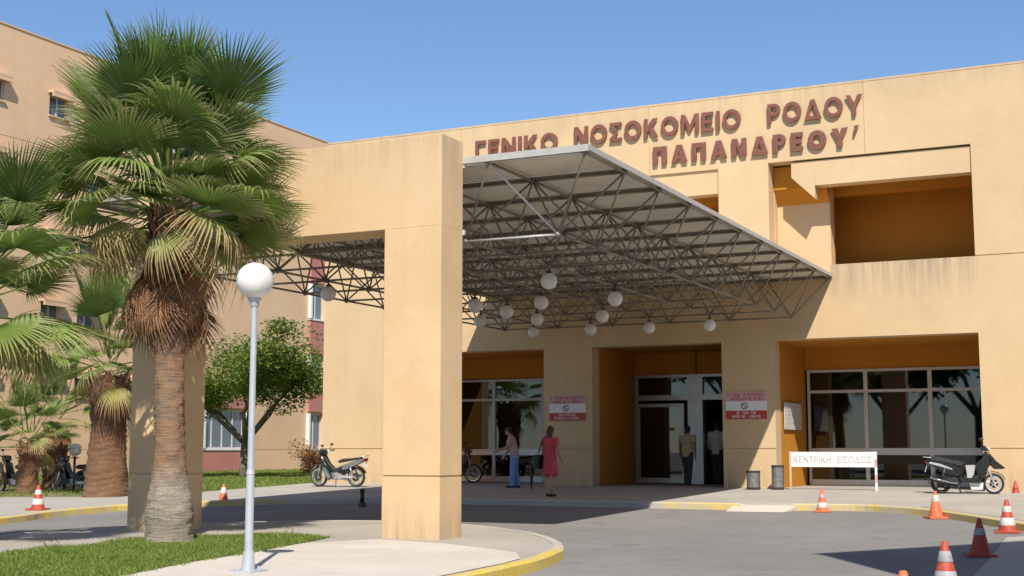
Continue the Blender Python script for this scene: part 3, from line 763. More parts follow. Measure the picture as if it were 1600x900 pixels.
# ------------------------------------------------------------------ left wing (runs back along X = XW, facing +x)
XW = -40.94
wing = empty('hospital_wing', (XW, 48, .12), label='tall pinkish cream side wing with small hooded windows behind the palms', cat='building')
# wall built facing -y with local x = world y, then turned
wins = []
for zc in (15.72, 12.82, 9.92, 7.0, 4.1):
    for yc in (31.6, 34.2, 37.3, 40.75, 42.8, 46.0, 48.2):
        wins.append((yc-.53, yc+.53, zc-.44, zc+.44))
wins += [(57.9, 58.6, 13.0, 14.0)]
for zc in (2.45, 5.6, 9.4):                                             # bay windows
    wins += ([(50.7, 53.9, zc-.93, zc+.93)] if zc < 3 else []) + [(59.35, 60.7, zc-.93, zc+.93)]
xs = sorted({20.0, 64.0, 39.05, 39.08, 49.2, 49.21, 54.2, 54.21, 58.8, 58.81} | {a for w in wins for a in w[:2]})
zs = sorted({-.1, 18.42, 1.45, 1.475, 13.9, 13.93} | {a for w in wins for a in w[2:]})
def insw(x, z):
    for a, b, c, d in wins:
        if a < x < b and c < z < d: return None
    if 1.45 < z < 1.475 or 13.9 < z < 13.93 or 39.05 < x < 39.08: return .02
    return 0.0
WM = Matrix.Translation((XW, 0, 0)) @ Matrix.Rotation(math.pi/2, 4, 'Z')
def wbuild(mb, name, mat, parent=None, smooth=False):
    for i, v in enumerate(mb.v): mb.v[i] = WM @ v
    p = parent or wing
    o = mb.build(name, mat, p, smooth)
    if p is wing: o.location = -wing.location
    return o
me = weld(wallmesh(xs, zs, insw, 0.0, .35), 'wing_wall'); me.transform(WM)
link('wing_wall', me, M['cream_wing'], wing, True)
mb = MB(); mb.box(20, 64, .352, 16, 17.6, 17.9); mb.box(20, 64, 15.9, 16.2, -.1, 17.6); mb.box(20, 20.3, .352, 15.9, -.1, 17.6); mb.box(63.7, 64, .352, 15.9, -.1, 17.6)
wbuild(mb, 'wing_body', M['cream_wing'])
mb = MB(); mb.box(19.97, 64.03, -.04, .4, 18.42, 18.47); wbuild(mb, 'parapet_coping', M['cream_wing'])
for k, (a, b, c, d) in enumerate(wins):
    f = MB(); t = .06; big = b-a > 1.2
    f.box(a, b, .12, .2, d-t, d); f.box(a, b, .12, .2, c, c+t); f.box(a, a+t, .12, .2, c+t, d-t); f.box(b-t, b, .12, .2, c+t, d-t)
    n = 3 if b-a > 2 else 1
    for q in range(n):
        xm = a+(b-a)*(q+1)/(n+1); f.box(xm-.035, xm+.035, .115, .195, c+t, d-t)
    wf = wbuild(f, 'window', M['white_metal'])
    p = MB(); p.box(a+t, b-t, .155, .165, c+t, d-t); wbuild(p, 'pane', M['darkglass'], wf)
    if big:
        p = MB(); p.box(a-.1, b+.1, -.16, .12, c-.09, c-.004); wbuild(p, 'sill', M['white'], wf)
    else:
        p = MB(); p.box(a-.1, b+.12, -.34, -.002, d+.05, d+.14); p.box(a-.1, b+.12, -.33, -.25, d-.12, d+.05); wbuild(p, 'window_hood', M['cream_wing'], wf)
        p = MB(); p.box(a-.05, b+.05, -.10, .12, c-.06, c-.004); wbuild(p, 'sill', M['cream_wing'], wf)
# pink spandrel panels of the two bays
for a, b in ((50.6, 54.0), (59.3, 60.8)):
    for z0, z1 in ((.05, 1.40), (3.48, 4.6), (6.62, 8.36), (10.42, 12.2)):
        if a < 55 and z0 > 4: continue
        p = MB(); p.box(a, b, -.12, -.003, z0, z1); wbuild(p, 'spandrel_panel', M['pink'])
for a, b in ((50.7, 53.9), (59.35, 60.7)):
    for zc in (2.45, 5.6, 9.4):
        if a < 55 and zc > 3: continue
        for u in (a-.15, b+.01):
            p = MB(); p.box(u, u+.14, -.2, -.004, zc-.93, zc+.93); wbuild(p, 'window_surround', M['white'])

# ------------------------------------------------------------------ block beside the camera that throws the shade at lower right
C0 = Vector((.12, 10.95)); d1 = Vector((.62, .785)).normalized(); d2 = Vector((d1.y, -d1.x))
ang = math.atan2(d1.y, d1.x)
anx = empty('annex_building', (C0.x, C0.y, .12), ang, 'plain cream annex just right of the view, throwing the dark shade on the road', 'building')
W_ = [(2.5, 4.5, 1.2, 2.8), (6.5, 8.5, 1.2, 2.8), (2.5, 4.5, 5.2, 6.8), (6.5, 8.5, 5.2, 6.8), (11, 13, 1.2, 2.8), (11, 13, 5.2, 6.8)]
mb = MB(); mb.box(0, 18, -9, 0, 0, 9.6); mb.build('wall', M['cream'], anx)
mb = MB(); mb.box(-.06, 18.06, -9.06, .06, 9.6, 9.68); mb.build('coping', M['cream'], anx)
for a, b, c, d in W_:
    f = MB(); f.box(a, b, .002, .05, c, d); w = f.build('window', M['white_metal'], anx)
    p = MB(); p.box(a+.08, b-.08, .052, .056, c+.08, d-.08); p.build('pane', M['darkglass'], w)

# ------------------------------------------------------------------ palms
def fan_mesh(name, nseg, Lf, Lp, spread, droop, tipdroop, cup, seed, dead=False):
    """fan frond along +x: arched petiole, then a pleated fan of blades that split and hang at the tips"""
    rnd = random.Random(seed); v = []; f = []; uv = []
    def quad(a, b, c, d, ua, ub):
        i = len(v); v.extend([a, b, c, d]); f.append((i, i+1, i+2, i+3)); uv.extend([ua, ua, ub, ub])
    # petiole
    pts = []; n = 6
    for k in range(n+1):
        t = k/n; pts.append(Vector((Lp*t, 0, -droop*.25*Lp*t*t)))
    for k in range(n):
        w0, w1 = .028*(1-.5*k/n), .028*(1-.5*(k+1)/n)
        a, b = pts[k], pts[k+1]
        quad(a+Vector((0, -w0, .008)), a+Vector((0, w0, .008)), b+Vector((0, w1, .008)), b+Vector((0, -w1, .008)), 0.05, 0.05)
        quad(a+Vector((0, w0, .008)), a+Vector((0, 0, -.022)), b+Vector((0, 0, -.022)), b+Vector((0, w1, .008)), 0.05, 0.05)
        quad(a+Vector((0, 0, -.022)), a+Vector((0, -w0, .008)), b+Vector((0, -w1, .008)), b+Vector((0, 0, -.022)), 0.05, 0.05)
    hub = pts[-1]; slope = -droop*.5
    ax = Vector((1, 0, slope)).normalized(); up = Vector((-slope, 0, 1)).normalized(); sd = Vector((0, 1, 0))
    dth = 2*spread/nseg; split = .55
    for k in range(nseg):
        th = -spread + dth*(k+.5) + rnd.uniform(-.12, .12)*dth
        L = Lf*(1-.30*(abs(th)/spread)**2)*rnd.uniform(.9, 1.06)
        dirv = ax*math.cos(th) + sd*math.sin(th); lat = -ax*math.sin(th) + sd*math.cos(th)
        td = tipdroop*rnd.uniform(.6, 1.4); tw = rnd.uniform(-.3, .3)
        ss = [0.0, .25, split, .74, .9, 1.0]; rows = []
        for s in ss:
            r = L*s
            half = r*math.tan(dth/2)*1.02 if s <= split else L*split*math.tan(dth/2)*(1-((s-split)/(1-split))**1.3)*1.0
            half = max(half, .0015)
            fold = .5*half + .004
            z = cup*L*(s*s)*(.25+.75*(abs(th)/spread)**2) - droop*.22*L*s*s - (td*L*max(0, s-split*.8)**2*2.0)
            c = hub + dirv*(r - td*.25*L*max(0, s-.6)**2) + Vector((0, 0, 1))*0 + up*z
            if s > split: c += lat*tw*L*(s-split)**2*.5
            rows.append((c - lat*half, c - up*fold*(1 if k % 2 else 1), c + lat*half, s))
        for (l0, m0, r0, s0), (l1, m1, r1, s1) in zip(rows[:-1], rows[1:]):
            quad(l0, m0, m1, l1, s0, s1); quad(m0, r0, r1, m1, s0, s1)
    me = bpy.data.meshes.new(name); me.from_pydata([tuple(p) for p in v], [], f)
    ul = me.uv_layers.new(name='UVMap'); ul.data.foreach_set('uv', [c for u in uv for c in (.5, u)])
    bm = bmesh.new(); bm.from_mesh(me); bmesh.ops.remove_doubles(bm, verts=bm.verts, dist=.0006); bm.to_mesh(me); bm.free()
    return me
FM = {}
for kind, mat, specs in (
        ('young', 'frond_young', [(44, 1.12, 1.5, 1.5, -.05, .12, .28, 1), (42, 1.05, 1.35, 1.5, .02, .18, .3, 2)]),
        ('mature', 'frond', [(44, 1.12, 1.15, 1.75, .20, .30, .12, 3), (42, 1.05, 1.2, 1.8, .32, .45, .10, 4), (46, 1.1, 1.05, 1.7, .12, .2, .2, 5), (40, 1.0, 1.2, 1.9, .26, .7, .1, 6), (44, 1.08, 1.1, 1.95, .08, .16, .25, 13)]),
        ('old', 'frond_old', [(40, 1.0, .95, 1.8, .5, .8, -.05, 7), (38, .95, 1.0, 1.7, .6, 1.0, -.1, 8)]),
        ('dead', 'frond_dead', [(30, .98, .34, .75, .25, .25, -.25, 9), (26, .85, .30, .6, .35, .3, -.3, 10), (32, 1.05, .4, .9, .2, .4, -.2, 11)]),
        ('spear', 'frond_spear', [(24, 1.05, .75, .42, -.05, .06, .2, 12)])):
    FM[kind] = []
    for sp_ in specs:
        me = fan_mesh('frond', *sp_); me.materials.append(M[mat]); FM[kind].append(me)

def frond(parent, name, me, hub, az, el, s=1.0, roll=0.0):
    o = bpy.data.objects.new(name, me); col.objects.link(o); o.parent = parent
    o.location = hub; o.scale = (s, s, s)
    o.rotation_euler = (Matrix.Rotation(az, 3, 'Z') @ Matrix.Rotation(-el, 3, 'Y') @ Matrix.Rotation(roll, 3, 'X')).to_euler()
    return o

def trunk_mesh(prof, seed, lean=(0, 0), n=28, bumpy=.02):
    rnd = random.Random(seed); mb = MB(); zmax = prof[-1][1]
    ph = [rnd.uniform(0, 6.28) for _ in range(6)]
    steps = 90
    def rad(z):
        for (r0, z0), (r1, z1) in zip(prof[:-1], prof[1:]):
            if z <= z1: t = (z-z0)/(z1-z0); t = t*t*(3-2*t); return r0+(r1-r0)*t
        return prof[-1][0]
    vs = []
    for k in range(steps+1):
        z = prof[0][1]+(zmax-prof[0][1])*k/steps; r = rad(z)
        for i in range(n):
            a = 2*math.pi*i/n
            rr = r*(1+bumpy*1.6*math.sin(2*a+ph[0]+z*1.7)+bumpy*1.2*math.sin(5*a+ph[1]-z*4)+bumpy*math.sin(9*a+ph[2]+9*z))+rnd.uniform(-.012, .012)+.010*math.sin(z*31+2.2*math.sin(3*a+ph[3])+3*math.sin(z*5+ph[4]))
            vs.append((rr*math.cos(a)+lean[0]*z/zmax, rr*math.sin(a)+lean[1]*z/zmax, z))
    fs = [(k*n+i, k*n+(i+1) % n, (k+1)*n+(i+1) % n, (k+1)*n+i) for k in range(steps) for i in range(n)]
    fs.append(tuple(range(steps*n, steps*n+n)))
    mb.add(vs, fs); return mb

def palm(loc, prof, hub_z, label, counts, s=1.0, seed=1, mat='trunkA', lean=(0, 0), skirt=None, boots=None, group='fan palms', elmax=88, hubr=.16, hubspan=.45, elmin=-24, hubdrop=0):
    rnd = random.Random(seed)
    root = empty('fan_palm', loc, 0, label, 'palm', group)
    trunk_mesh(prof, seed, lean).build('trunk', M[mat], root, True)
    hx, hy = lean
    ny, nm, no = counts; tot = ny+nm+no
    for k in range(tot):
        az = k*2.39996 + rnd.uniform(-.3, .3) + seed; u = (k+.5)/tot
        if k < ny: el = R(elmax - 40*u*tot/ny + rnd.uniform(-6, 6)); me = rnd.choice(FM['young']); ss = s*rnd.uniform(.9, 1.05)
        elif k < ny+nm: t = (k-ny)/max(1, nm); el = R(56 - (56-elmin)*t + rnd.uniform(-9, 9)); me = rnd.choice(FM['mature']); ss = s*rnd.uniform(.70, 1.06)
        else: t = (k-ny-nm)/max(1, no); el = R(-2 - 26*t + rnd.uniform(-8, 8)); me = rnd.choice(FM['old']); ss = s*rnd.uniform(.75, .95)
        h = Vector((hx+hubr*math.cos(az), hy+hubr*math.sin(az), hub_z + hubspan*s*math.sin(el) + (rnd.uniform(-.4, .2)*hubspan*2*s if ny <= k < ny+nm else 0)))
        frond(root, 'frond', me, h, az, el, ss, rnd.uniform(-.5, .5))
    for k in range(3): frond(root, 'frond', FM['spear'][0], (hx, hy, hub_z+.3*s), k*2.1+seed, R(80-5*k), s*1.0)
    if skirt:
        z0, z1, nd, rr = skirt
        for k in range(nd):
            az = k*2.39996+rnd.uniform(-.2, .2); z = z0+(z1-z0)*rnd.random()
            h = Vector((hx+rr*math.cos(az), hy+rr*math.sin(az), z))
            frond(root, 'dead_frond', rnd.choice(FM['dead']), h, az, R(rnd.uniform(-84, -58)), s*rnd.uniform(.7, 1.0), rnd.uniform(-.6, .6))
    if boots:
        z0, z1, nb, rr = boots; bm_ = MB()
        bm_.add([(0, -.07, 0), (0, .07, 0), (.05, .055, .16), (.05, -.055, .16), (.10, .03, .30), (.10, -.03, .30), (-.03, 0, .02), (.02, 0, .17), (.075, 0, .31)],
                [(0, 1, 2, 3), (3, 2, 4, 5), (1, 0, 6), (1, 6, 7, 2), (2, 7, 8, 4), (6, 0, 3, 7), (7, 3, 5, 8), (4, 8, 5)])
        bme = bm_.mesh('leaf_base'); bme.materials.append(M['trunkB'])
        for k in range(nb):
            az = k*2.39996; z = z0+(z1-z0)*k/nb
            o = bpy.data.objects.new('leaf_base', bme); col.objects.link(o); o.parent = root
            t = k/nb; o.location = (hx*z/hub_z+rr*math.cos(az), hy*z/hub_z+rr*math.sin(az), z); o.rotation_euler = (0, rnd.uniform(-.1, .25), az); o.scale = (s*1.1, s*1.3, s*1.0)
    return root

palm((-12.97, 15.39, .14), [(.36, -.05), (.335, .12), (.345, .4), (.325, .62), (.27, .82), (.235, 1.15), (.215, 1.7), (.205, 2.6), (.22, 3.1), (.27, 3.6), (.27, 4.4), (.22, 5.0)], 4.92,
     'tall fan palm with grey flared foot and brown dead skirt in the grass bed', (20, 52, 9), .97, 3, 'trunkA', (-.2, 0), (4.25, 3.85, 44, .24), (3.0, 4.8, 60, .24), hubspan=.5, elmin=-12, hubdrop=.0)
palm((-24.27, 26.3, .2), [(.66, -.05), (.60, .1), (.53, .5), (.46, 1.1), (.42, 1.9), (.46, 2.3), (.50, 2.7), (.38, 3.15)], 3.3,
     'stout fan palm with thick red brown trunk at the back of the left sidewalk', (9, 18, 3), .95, 5, 'trunkB', (0, 0), (2.9, 2.75, 4, .42), (2.15, 3.1, 60, .44), elmin=-14)
palm((-27.6, 26.9, .2), [(.34, -.05), (.30, .2), (.26, .8), (.24, 1.45)], 1.5,
     'short fan palm with slim reddish trunk among the parked black motorbikes', (5, 15, 2), .66, 8, 'trunkB', (0, 0), (1.35, 1.25, 3, .2), (.9, 1.4, 18, .24), elmin=-5)
palm((-28.9, 29.2, .22), [(.36, -.05), (.34, .3), (.32, 1.2), (.3, 2.0)], 2.1,
     'low fan palm with ragged grey stem behind the short red one', (4, 15, 3), .74, 11, 'trunkB', (0, 0), (1.9, 1.8, 3, .3), (.3, 1.9, 44, .33), elmin=0)
palm((-15.0, 13.3, .14), [(.36, -.05), (.33, .3), (.27, .8), (.23, 1.6), (.22, 3.0)], 3.25,
     'large fan palm at the left edge, only its spreading fronds in view', (9, 28, 7), .92, 21, 'trunkA', (0, 0), (2.9, 2.6, 10, .22), None)

# ------------------------------------------------------------------ broadleaf tree
def leaf_tree(loc, label, H, spread, n, leaf, seed, clumps, trunk_r=.13, limbs=5, group=None, crown_z=.62):
    rnd = random.Random(seed); root = empty('leafy_tree', loc, 0, label, 'tree', group)
    tb = MB(); fork = H*.30
    ends = []
    tb.tube((0, 0, -.1), (.04, .03, fork), trunk_r*1.25, trunk_r, 10)
    for k in range(limbs):
        a = 2*math.pi*k/limbs+rnd.uniform(-.3, .3); r1 = spread*.28; r2 = spread*rnd.uniform(.5, .75)
        p0 = Vector((.04, .03, fork-.05)); p1 = Vector((r1*math.cos(a), r1*math.sin(a), H*.5)); p2 = Vector((r2*math.cos(a+.25), r2*math.sin(a+.25), H*rnd.uniform(.66, .85)))
        tb.tube(p0, p1, trunk_r*.72, trunk_r*.5, 8); tb.tube(p1, p2, trunk_r*.5, trunk_r*.22, 7); ends += [p1.lerp(p2, .6), p2]
        for q in range(3):
            b = p1.lerp(p2, rnd.uniform(.2, .9)); e = b+Vector((rnd.uniform(-1, 1), rnd.uniform(-1, 1), rnd.uniform(.1, .8)))*spread*.3
            tb.tube(b, e, trunk_r*.22, trunk_r*.07, 5); ends.append(e)
    tb.build('trunk', M['bark'], root, True)
    cs = [(e+Vector((rnd.gauss(0, .2), rnd.gauss(0, .2), rnd.gauss(.1, .15)))*spread*.35, spread*rnd.uniform(.16, .30)) for e in ends for _ in range(clumps)]
    v = []; f = []; uv = []
    for _ in range(n):
        c, r = rnd.choice(cs)
        d = Vector((rnd.gauss(0, 1), rnd.gauss(0, 1), rnd.gauss(0, 1))).normalized()*r*rnd.random()**.4; d.z *= .62
        p = c+d; L = leaf*rnd.uniform(.6, 1.3); w = L*.34
        a = rnd.uniform(0, 6.28); t = rnd.uniform(-.7, .5)
        ax = Vector((math.cos(a)*math.cos(t), math.sin(a)*math.cos(t), math.sin(t))); s_ = ax.cross(Vector((rnd.uniform(-.5, .5), rnd.uniform(-.5, .5), 1))).normalized()
        i = len(v); m = p+ax*L*.5+Vector((0, 0, L*.06))
        v += [p, m-s_*w, p+ax*L-Vector((0, 0, L*.15)), m+s_*w]; f += [(i, i+1, i+2), (i, i+2, i+3)]; uv += [0, .5, 1, 0, 1, .5]
    me = bpy.data.meshes.new('crown'); me.from_pydata([tuple(p) for p in v], [], f)
    ul = me.uv_layers.new(name='UVMap'); ul.data.foreach_set('uv', [c for u in uv for c in (.5, u)])
    link('crown', me, M['leaf'], root)
    return root
leaf_tree((-31.4, 41.3, .16), 'small bright green tree with forked trunk on the lawn behind the portal', 5.3, 4.4, 24000, .15, 4, 2, .14, 6)
M['leaf_dry'] = leaf_mat('dry_leaf', (.30, .17, .06), (.36, .24, .10), .5, 1.0, trans=.25, rough=.7, var=.5)
def shrub(loc, label, w, h, n, mat, seed):
    rnd = random.Random(seed); root = empty('shrub', loc, 0, label, 'shrub', 'shrubs at the foot of the left wing')
    st = MB()
    for k in range(9): st.tube((rnd.uniform(-.3, .3)*w, rnd.uniform(-.3, .3)*w, -.05), (rnd.uniform(-.8, .8)*w, rnd.uniform(-.8, .8)*w, h*rnd.uniform(.5, .9)), .02, .008, 5)
    o = st.build('stem', M['bark'], root, True); o['kind'] = 'stuff'
    v = []; f = []; uv = []
    cs = [(Vector((rnd.uniform(-1, 1)*w, rnd.uniform(-1, 1)*w, h*rnd.uniform(.25, .85))), rnd.uniform(.2, .42)*h) for _ in range(14)]
    for _ in range(n):
        c, r = rnd.choice(cs); d = Vector((rnd.gauss(0, 1), rnd.gauss(0, 1), rnd.gauss(0, 1))).normalized()*r*rnd.random()**.4
        p = c+d; p.z = max(.02, p.z); L = rnd.uniform(.07, .16); a = rnd.uniform(0, 6.28); t = rnd.uniform(-.6, .9)
        ax = Vector((math.cos(a)*math.cos(t), math.sin(a)*math.cos(t), math.sin(t))); s_ = ax.cross(Vector((rnd.uniform(-.5, .5), rnd.uniform(-.5, .5), 1))).normalized()
        i = len(v); v += [p, p+ax*L*.5-s_*L*.3, p+ax*L, p+ax*L*.5+s_*L*.3]; f += [(i, i+1, i+2), (i, i+2, i+3)]; uv += [0, .5, 1, 0, 1, .5]
    me = bpy.data.meshes.new('foliage'); me.from_pydata([tuple(p) for p in v], [], f)
    ul = me.uv_layers.new(name='UVMap'); ul.data.foreach_set('uv', [c for u in uv for c in (.5, u)])
    link('foliage', me, M[mat], root); return root
shrub((-33.6, 49.0, .2), 'dry brown shrub on the lawn to the right of the small tree', 1.0, 1.5, 3600, 'leaf_dry', 1)
shrub((-34.0, 53.2, .2), 'half green shrub against the wing near the parked green bike', .9, 1.7, 3200, 'leaf', 2)
bt = leaf_tree((-16, -16, 0), 'unseen bushy tree added behind the viewpoint to darken the left hand shop window', 10, 6.2, 9000, .55, 31, 3, .22, 5, 'unseen trees added for the window reflections')  # this tree and its copies are unseen, added to darken the window reflections
for x, y, k, rz, lab in [(-7, -19, 1.15, 2.0, 'tall unseen tree added behind the viewpoint to darken the door panes'), (3, -17, .95, 4.0, 'unseen tree added behind the viewpoint to darken the middle of the right window'),
                         (10, -20, 1.1, 1.1, 'unseen tree added behind the viewpoint to darken the right end of the right window'), (-26, -14, 1.1, 5.1, 'broad unseen tree added far behind on the left to darken the reflections'),
                         (-12, -27, 1.3, 3.3, 'second row unseen tree added behind the viewpoint, left of the tall one'), (-1, -27, 1.3, .4, 'second row unseen tree added behind the viewpoint, right of the tall one')]:
    c = bt.copy(); col.objects.link(c); c.location = (x, y, 0); c.rotation_euler = (0, 0, rz); c.scale = (k, k, k); c['label'] = lab
    for ch in bt.children:
        d = ch.copy(); col.objects.link(d); d.parent = c

# ------------------------------------------------------------------ lamp post and low lamp
lp = empty('lamp_post', (-8.98, 11.95, .139), 0, 'slim grey street lamp with a white globe on the path', 'street lamp')
m = MB(); m.box(-.15, .15, -.15, .15, 0, .025); m.tube((0, 0, .025), (0, 0, .22), .075, .06, 14)
for a in range(4): m.tube((.11*math.cos(a*1.571+.785), .11*math.sin(a*1.571+.785), .025), (.11*math.cos(a*1.571+.785), .11*math.sin(a*1.571+.785), .06), .014, n=6)
m.build('base', M['post_grey'], lp, 'auto')
m = MB(); m.tube((0, 0, .2), (0, 0, 1.05), .047, .045, 16); m.tube((0, 0, 1.05), (0, 0, 1.10), .05, .039, 16); m.tube((0, 0, 1.10), (0, 0, 2.93), .037, .034, 16); m.build('pole', M['post_grey'], lp, 'auto')
m = MB(); m.lathe([(.036, 2.88), (.05, 2.9), (.055, 2.95), (.075, 2.96), (.075, 2.995), (.02, 2.995)], 20); m.build('collar', M['post_grey'], lp, 'auto')
m = MB(); m.sphere((0, 0, 3.175), .205, 32, 20); m.build('globe', M['globe'], lp, True)

gl_ = empty('garden_lamp', (-27.0, 28.0, .23), 0, 'low garden lamp with pale round head on a black post beside stout palm', 'lamp')
m = MB(); m.tube((0, 0, 0), (0, 0, 1.05), .035, n=8); m.build('post', M['darksteel'], gl_, True)
m = MB(); m.sphere((0, 0, 1.2), .17, 16, 10, .85); m.build('lamp_head', M['paper'], gl_, True)
m = MB(); m.lathe([(.001, 1.40), (.13, 1.37), (.18, 1.30), (.17, 1.28)], 16); m.build('cap', M['white'], gl_, True)

# ------------------------------------------------------------------ cones
def cone(loc, label, h, bands, rz=0, body='cone_orange', tilt=0, lift=.004):
    r = empty('traffic_cone', (loc[0], loc[1], zr(loc[1])+lift), rz, label, 'traffic cone', 'traffic cones along the kerbs')
    k = h/.53; b = MB(); bw = .19*k
    b.box(-bw, bw, -bw, bw, 0, .035*k); b.lathe([(.165*k, .035*k), (.155*k, .05*k)], 22); b.build('base', M[body], r)
    rad = lambda z: .15*k - (.15-.032)*k*(z/h)
    cuts = [.05*k] + [c for z0, z1, _ in bands for c in (z0*h, z1*h)] + [h]
    segs = []; p = .05*k
    bs = MB()
    bs.lathe([(rad(p), p), (rad(h)-.004, h-.006), (rad(h)-.012, h), (.001, h)], 22); bs.build('body', M[body], r, 'auto')
    for z0, z1, mt in bands:
        q = MB(); q.lathe([(rad(z0*h)+.001, z0*h), (rad(z0*h)+.003, z0*h+.004), (rad(z1*h)+.003, z1*h-.004), (rad(z1*h)+.001, z1*h)], 22); q.build('band', M[mt], r, 'auto')
    r.rotation_euler = (tilt, 0, rz)
    return r
WB = [(.22, .45, 'cone_white'), (.62, .80, 'cone_white')]
cone((-6.38, 27.75), 'faded orange and white cone at the kerb in front of the bench sign', .46, [(.2, .42, 'cone_white'), (.6, .78, 'pinkink')], .2)
cone((-3.95, 26.55), 'orange cone with one white band below the parked scooter', .51, [(.62, .86, 'cone_white')], .5)
cone((-2.38, 23.6), 'sunlit cone with two broad white bands on the right kerb', .54, WB, .1, 'cone_red')
cone((-2.32, 19.4), 'dark red cone with one grey band at the edge of the shade', .51, [(.56, .74, 'cone_grey')], .35, 'cone_red')
cone((-2.04, 14.2), 'shaded red cone with two grey bands, cut by the bottom edge', .53, [(.18, .45, 'cone_grey'), (.62, .82, 'cone_grey')], .6, 'cone_red')
cone((-1.80, 10.4), 'plain orange cone with only its tip showing at the bottom edge', .55, [(.3, .5, 'cone_white')], .1)
cone((-21.62, 21.4), 'red cone with two white bands on the left yellow kerb', .53, WB, .3, 'cone_red', 0, .131)
cone((-20.2, 25.85), 'pale tipped orange cone seen between the portal columns', .50, [(.55, .85, 'cone_white')], .2)
cone((-3.2, 33.9), 'dull brown cone against the wall at the far right edge', .42, [(.5, .6, 'cone_red')], .2, 'cone_red')

# ------------------------------------------------------------------ bins, notice board, bench sign, no smoking signs
def bin_(loc, h, r, label, rz):
    o = empty('litter_bin', (loc[0], loc[1], zr(loc[1])+.131), rz, label, 'litter bin', 'steel bins by the pillar')
    m = MB(); m.lathe([(r*.96, 0), (r, .02), (r, .06)], 24); m.build('base', M['darksteel'], o, 'auto')
    m = MB(); m.lathe([(r*.95, .06), (r*.95, h-.05)], 24); m.build('drum', M['brass'], o, True)
    m = MB(); m.lathe([(r*.95, h-.05), (r*1.02, h-.045), (r*1.02, h), (r*.8, h), (r*.78, h-.12), (.01, h-.12)], 24); m.build('rim', M['darksteel'], o, 'auto')
    for k in range(7):
        a = k*2*math.pi/7; q = MB(); q.box(r*.95, r*.98, -.02, .02, .06, h-.05, M=Matrix.Rotation(a, 4, 'Z')); q.build('strip', M['brass'], o)
bin_((-9.55, 33.9), .48, .18, 'shorter round steel litter bin in front of the pillar', .3)
bin_((-8.95, 34.05), .62, .16, 'taller round steel litter bin at the pillar corner', .1)
nb = empty('notice_board', (-9.095, 36.3, 2.0), 0, 'pale grey notice fixed on the ochre wall left of the right window', 'notice')
m = MB(); m.box(0, .02, -.9, .95, 0, .72); m.build('board', M['paper'], nb)
m = MB()
for k, w in enumerate((1.1, .5, .8, .3, 1.2)): m.box(.0205, .022, -.6, -.6+w, .60-k*.11, .645-k*.11)
m.build('print', M['greyink'], nb)

sg = empty('direction_sign', (-8.0, 34.1, zr(34.1)+.13), 0, 'long white board with grey Greek capitals on two thin posts by the window', 'sign')
SX0, SX1, SY = -8.60, -6.50, 34.1
m = MB(); m.box(SX0, SX1, SY-.02, SY+.02, 1.02, 1.40); m.build('board', M['white'], sg, world=True)
m = MB(); m.box(SX0-.05, SX0, SY-.025, SY+.025, .44, 1.41); m.build('post', M['cream'], sg, world=True)
m = MB()
for k in range(5): m.box(SX1, SX1+.055, SY-.025, SY+.025, .44+k*.194, .44+(k+1)*.194, k % 2)
link('post', m.mesh('post'), [M['white'], M['pinkink']], sg, True)
word('ΚΕΝΤΡΙΚΗ', SX0+.07, SX0+1.02, 1.13, 1.29, SY-.024, M['greyink'], sg, .15, .006)
word('ΕΙΣΟΔΟΣ', SX0+1.18, SX1-.08, 1.13, 1.29, SY-.024, M['greyink'], sg, .15, .006)

def nosmoke(x0, x1, z0, z1, label):
    o = empty('wall_sign', ((x0+x1)/2, YF-.012, z0), 0, label, 'sign')
    h = z1-z0; y = YF
    m = MB(); m.box(x0, x1, y-.03, y-.004, z0, z1); m.build('board', M['white'], o, world=True)
    m = MB(); m.box(x0, x1, y-.033, y-.0302, z0, z0+h*.31); m.build('lower_band', M['redpaint'], o, world=True)
    m = MB(); m.box(x0, x1, y-.033, y-.0302, z0+h*.66, z1); m.build('upper_band', M['pinkink'], o, world=True)
    rnd = random.Random(label)
    def row(za, zb, mat, xa, xb, nm):
        m = MB(); x = xa
        while x < xb-.02:
            w = rnd.uniform(.035, .06)
            if rnd.random() < .88:
                m.box(x, x+.014, y-.036, y-.0332, za, zb)
                if rnd.random() < .6: m.box(x+.0141, x+w-.012, y-.036, y-.0332, zb-.012, zb)
                if rnd.random() < .6: m.box(x+w-.0119, x+w-.002, y-.036, y-.0332, za, zb)
            x += w+.006
        q = m.build(nm, mat, o, world=True); q['kind'] = 'stuff'
    row(z0+h*.83, z0+h*.95, M['redpaint'], x0+.05, x1-.05, 'lettering'); row(z0+h*.69, z0+h*.79, M['redpaint'], x0+.12, x1-.12, 'lettering')
    row(z0+h*.18, z0+h*.27, M['white'], x0+.3, x1-.3, 'lettering'); row(z0+h*.05, z0+h*.14, M['white'], x0+.16, x1-.16, 'lettering')
    m = MB(); cx, cz, r = (x0+x1)/2-.05, z0+h*.485, h*.13
    n = 20
    for k in range(n):
        a, b = 2*math.pi*k/n, 2*math.pi*(k+1)/n
        m.add([(cx+r*math.cos(a), y-.032, cz+r*math.sin(a)), (cx+r*math.cos(b), y-.032, cz+r*math.sin(b)), (cx+r*.72*math.cos(b), y-.032, cz+r*.72*math.sin(b)), (cx+r*.72*math.cos(a), y-.032, cz+r*.72*math.sin(a))], [(0, 1, 2, 3)])
    m.add([(cx-r*.62, y-.0325, cz+r*.42), (cx-r*.42, y-.0325, cz+r*.62), (cx+r*.62, y-.0325, cz-r*.42), (cx+r*.42, y-.0325, cz-r*.62)], [(0, 1, 2, 3)])
    m.build('symbol', M['ink'], o, world=True)
nosmoke(-10.45, -9.33, 2.26, 2.98, 'red and white wall sign on the pillar to the right of the door')
nosmoke(-15.62, -14.50, 2.27, 2.98, 'red and white wall sign on the pillar behind the woman in coral')

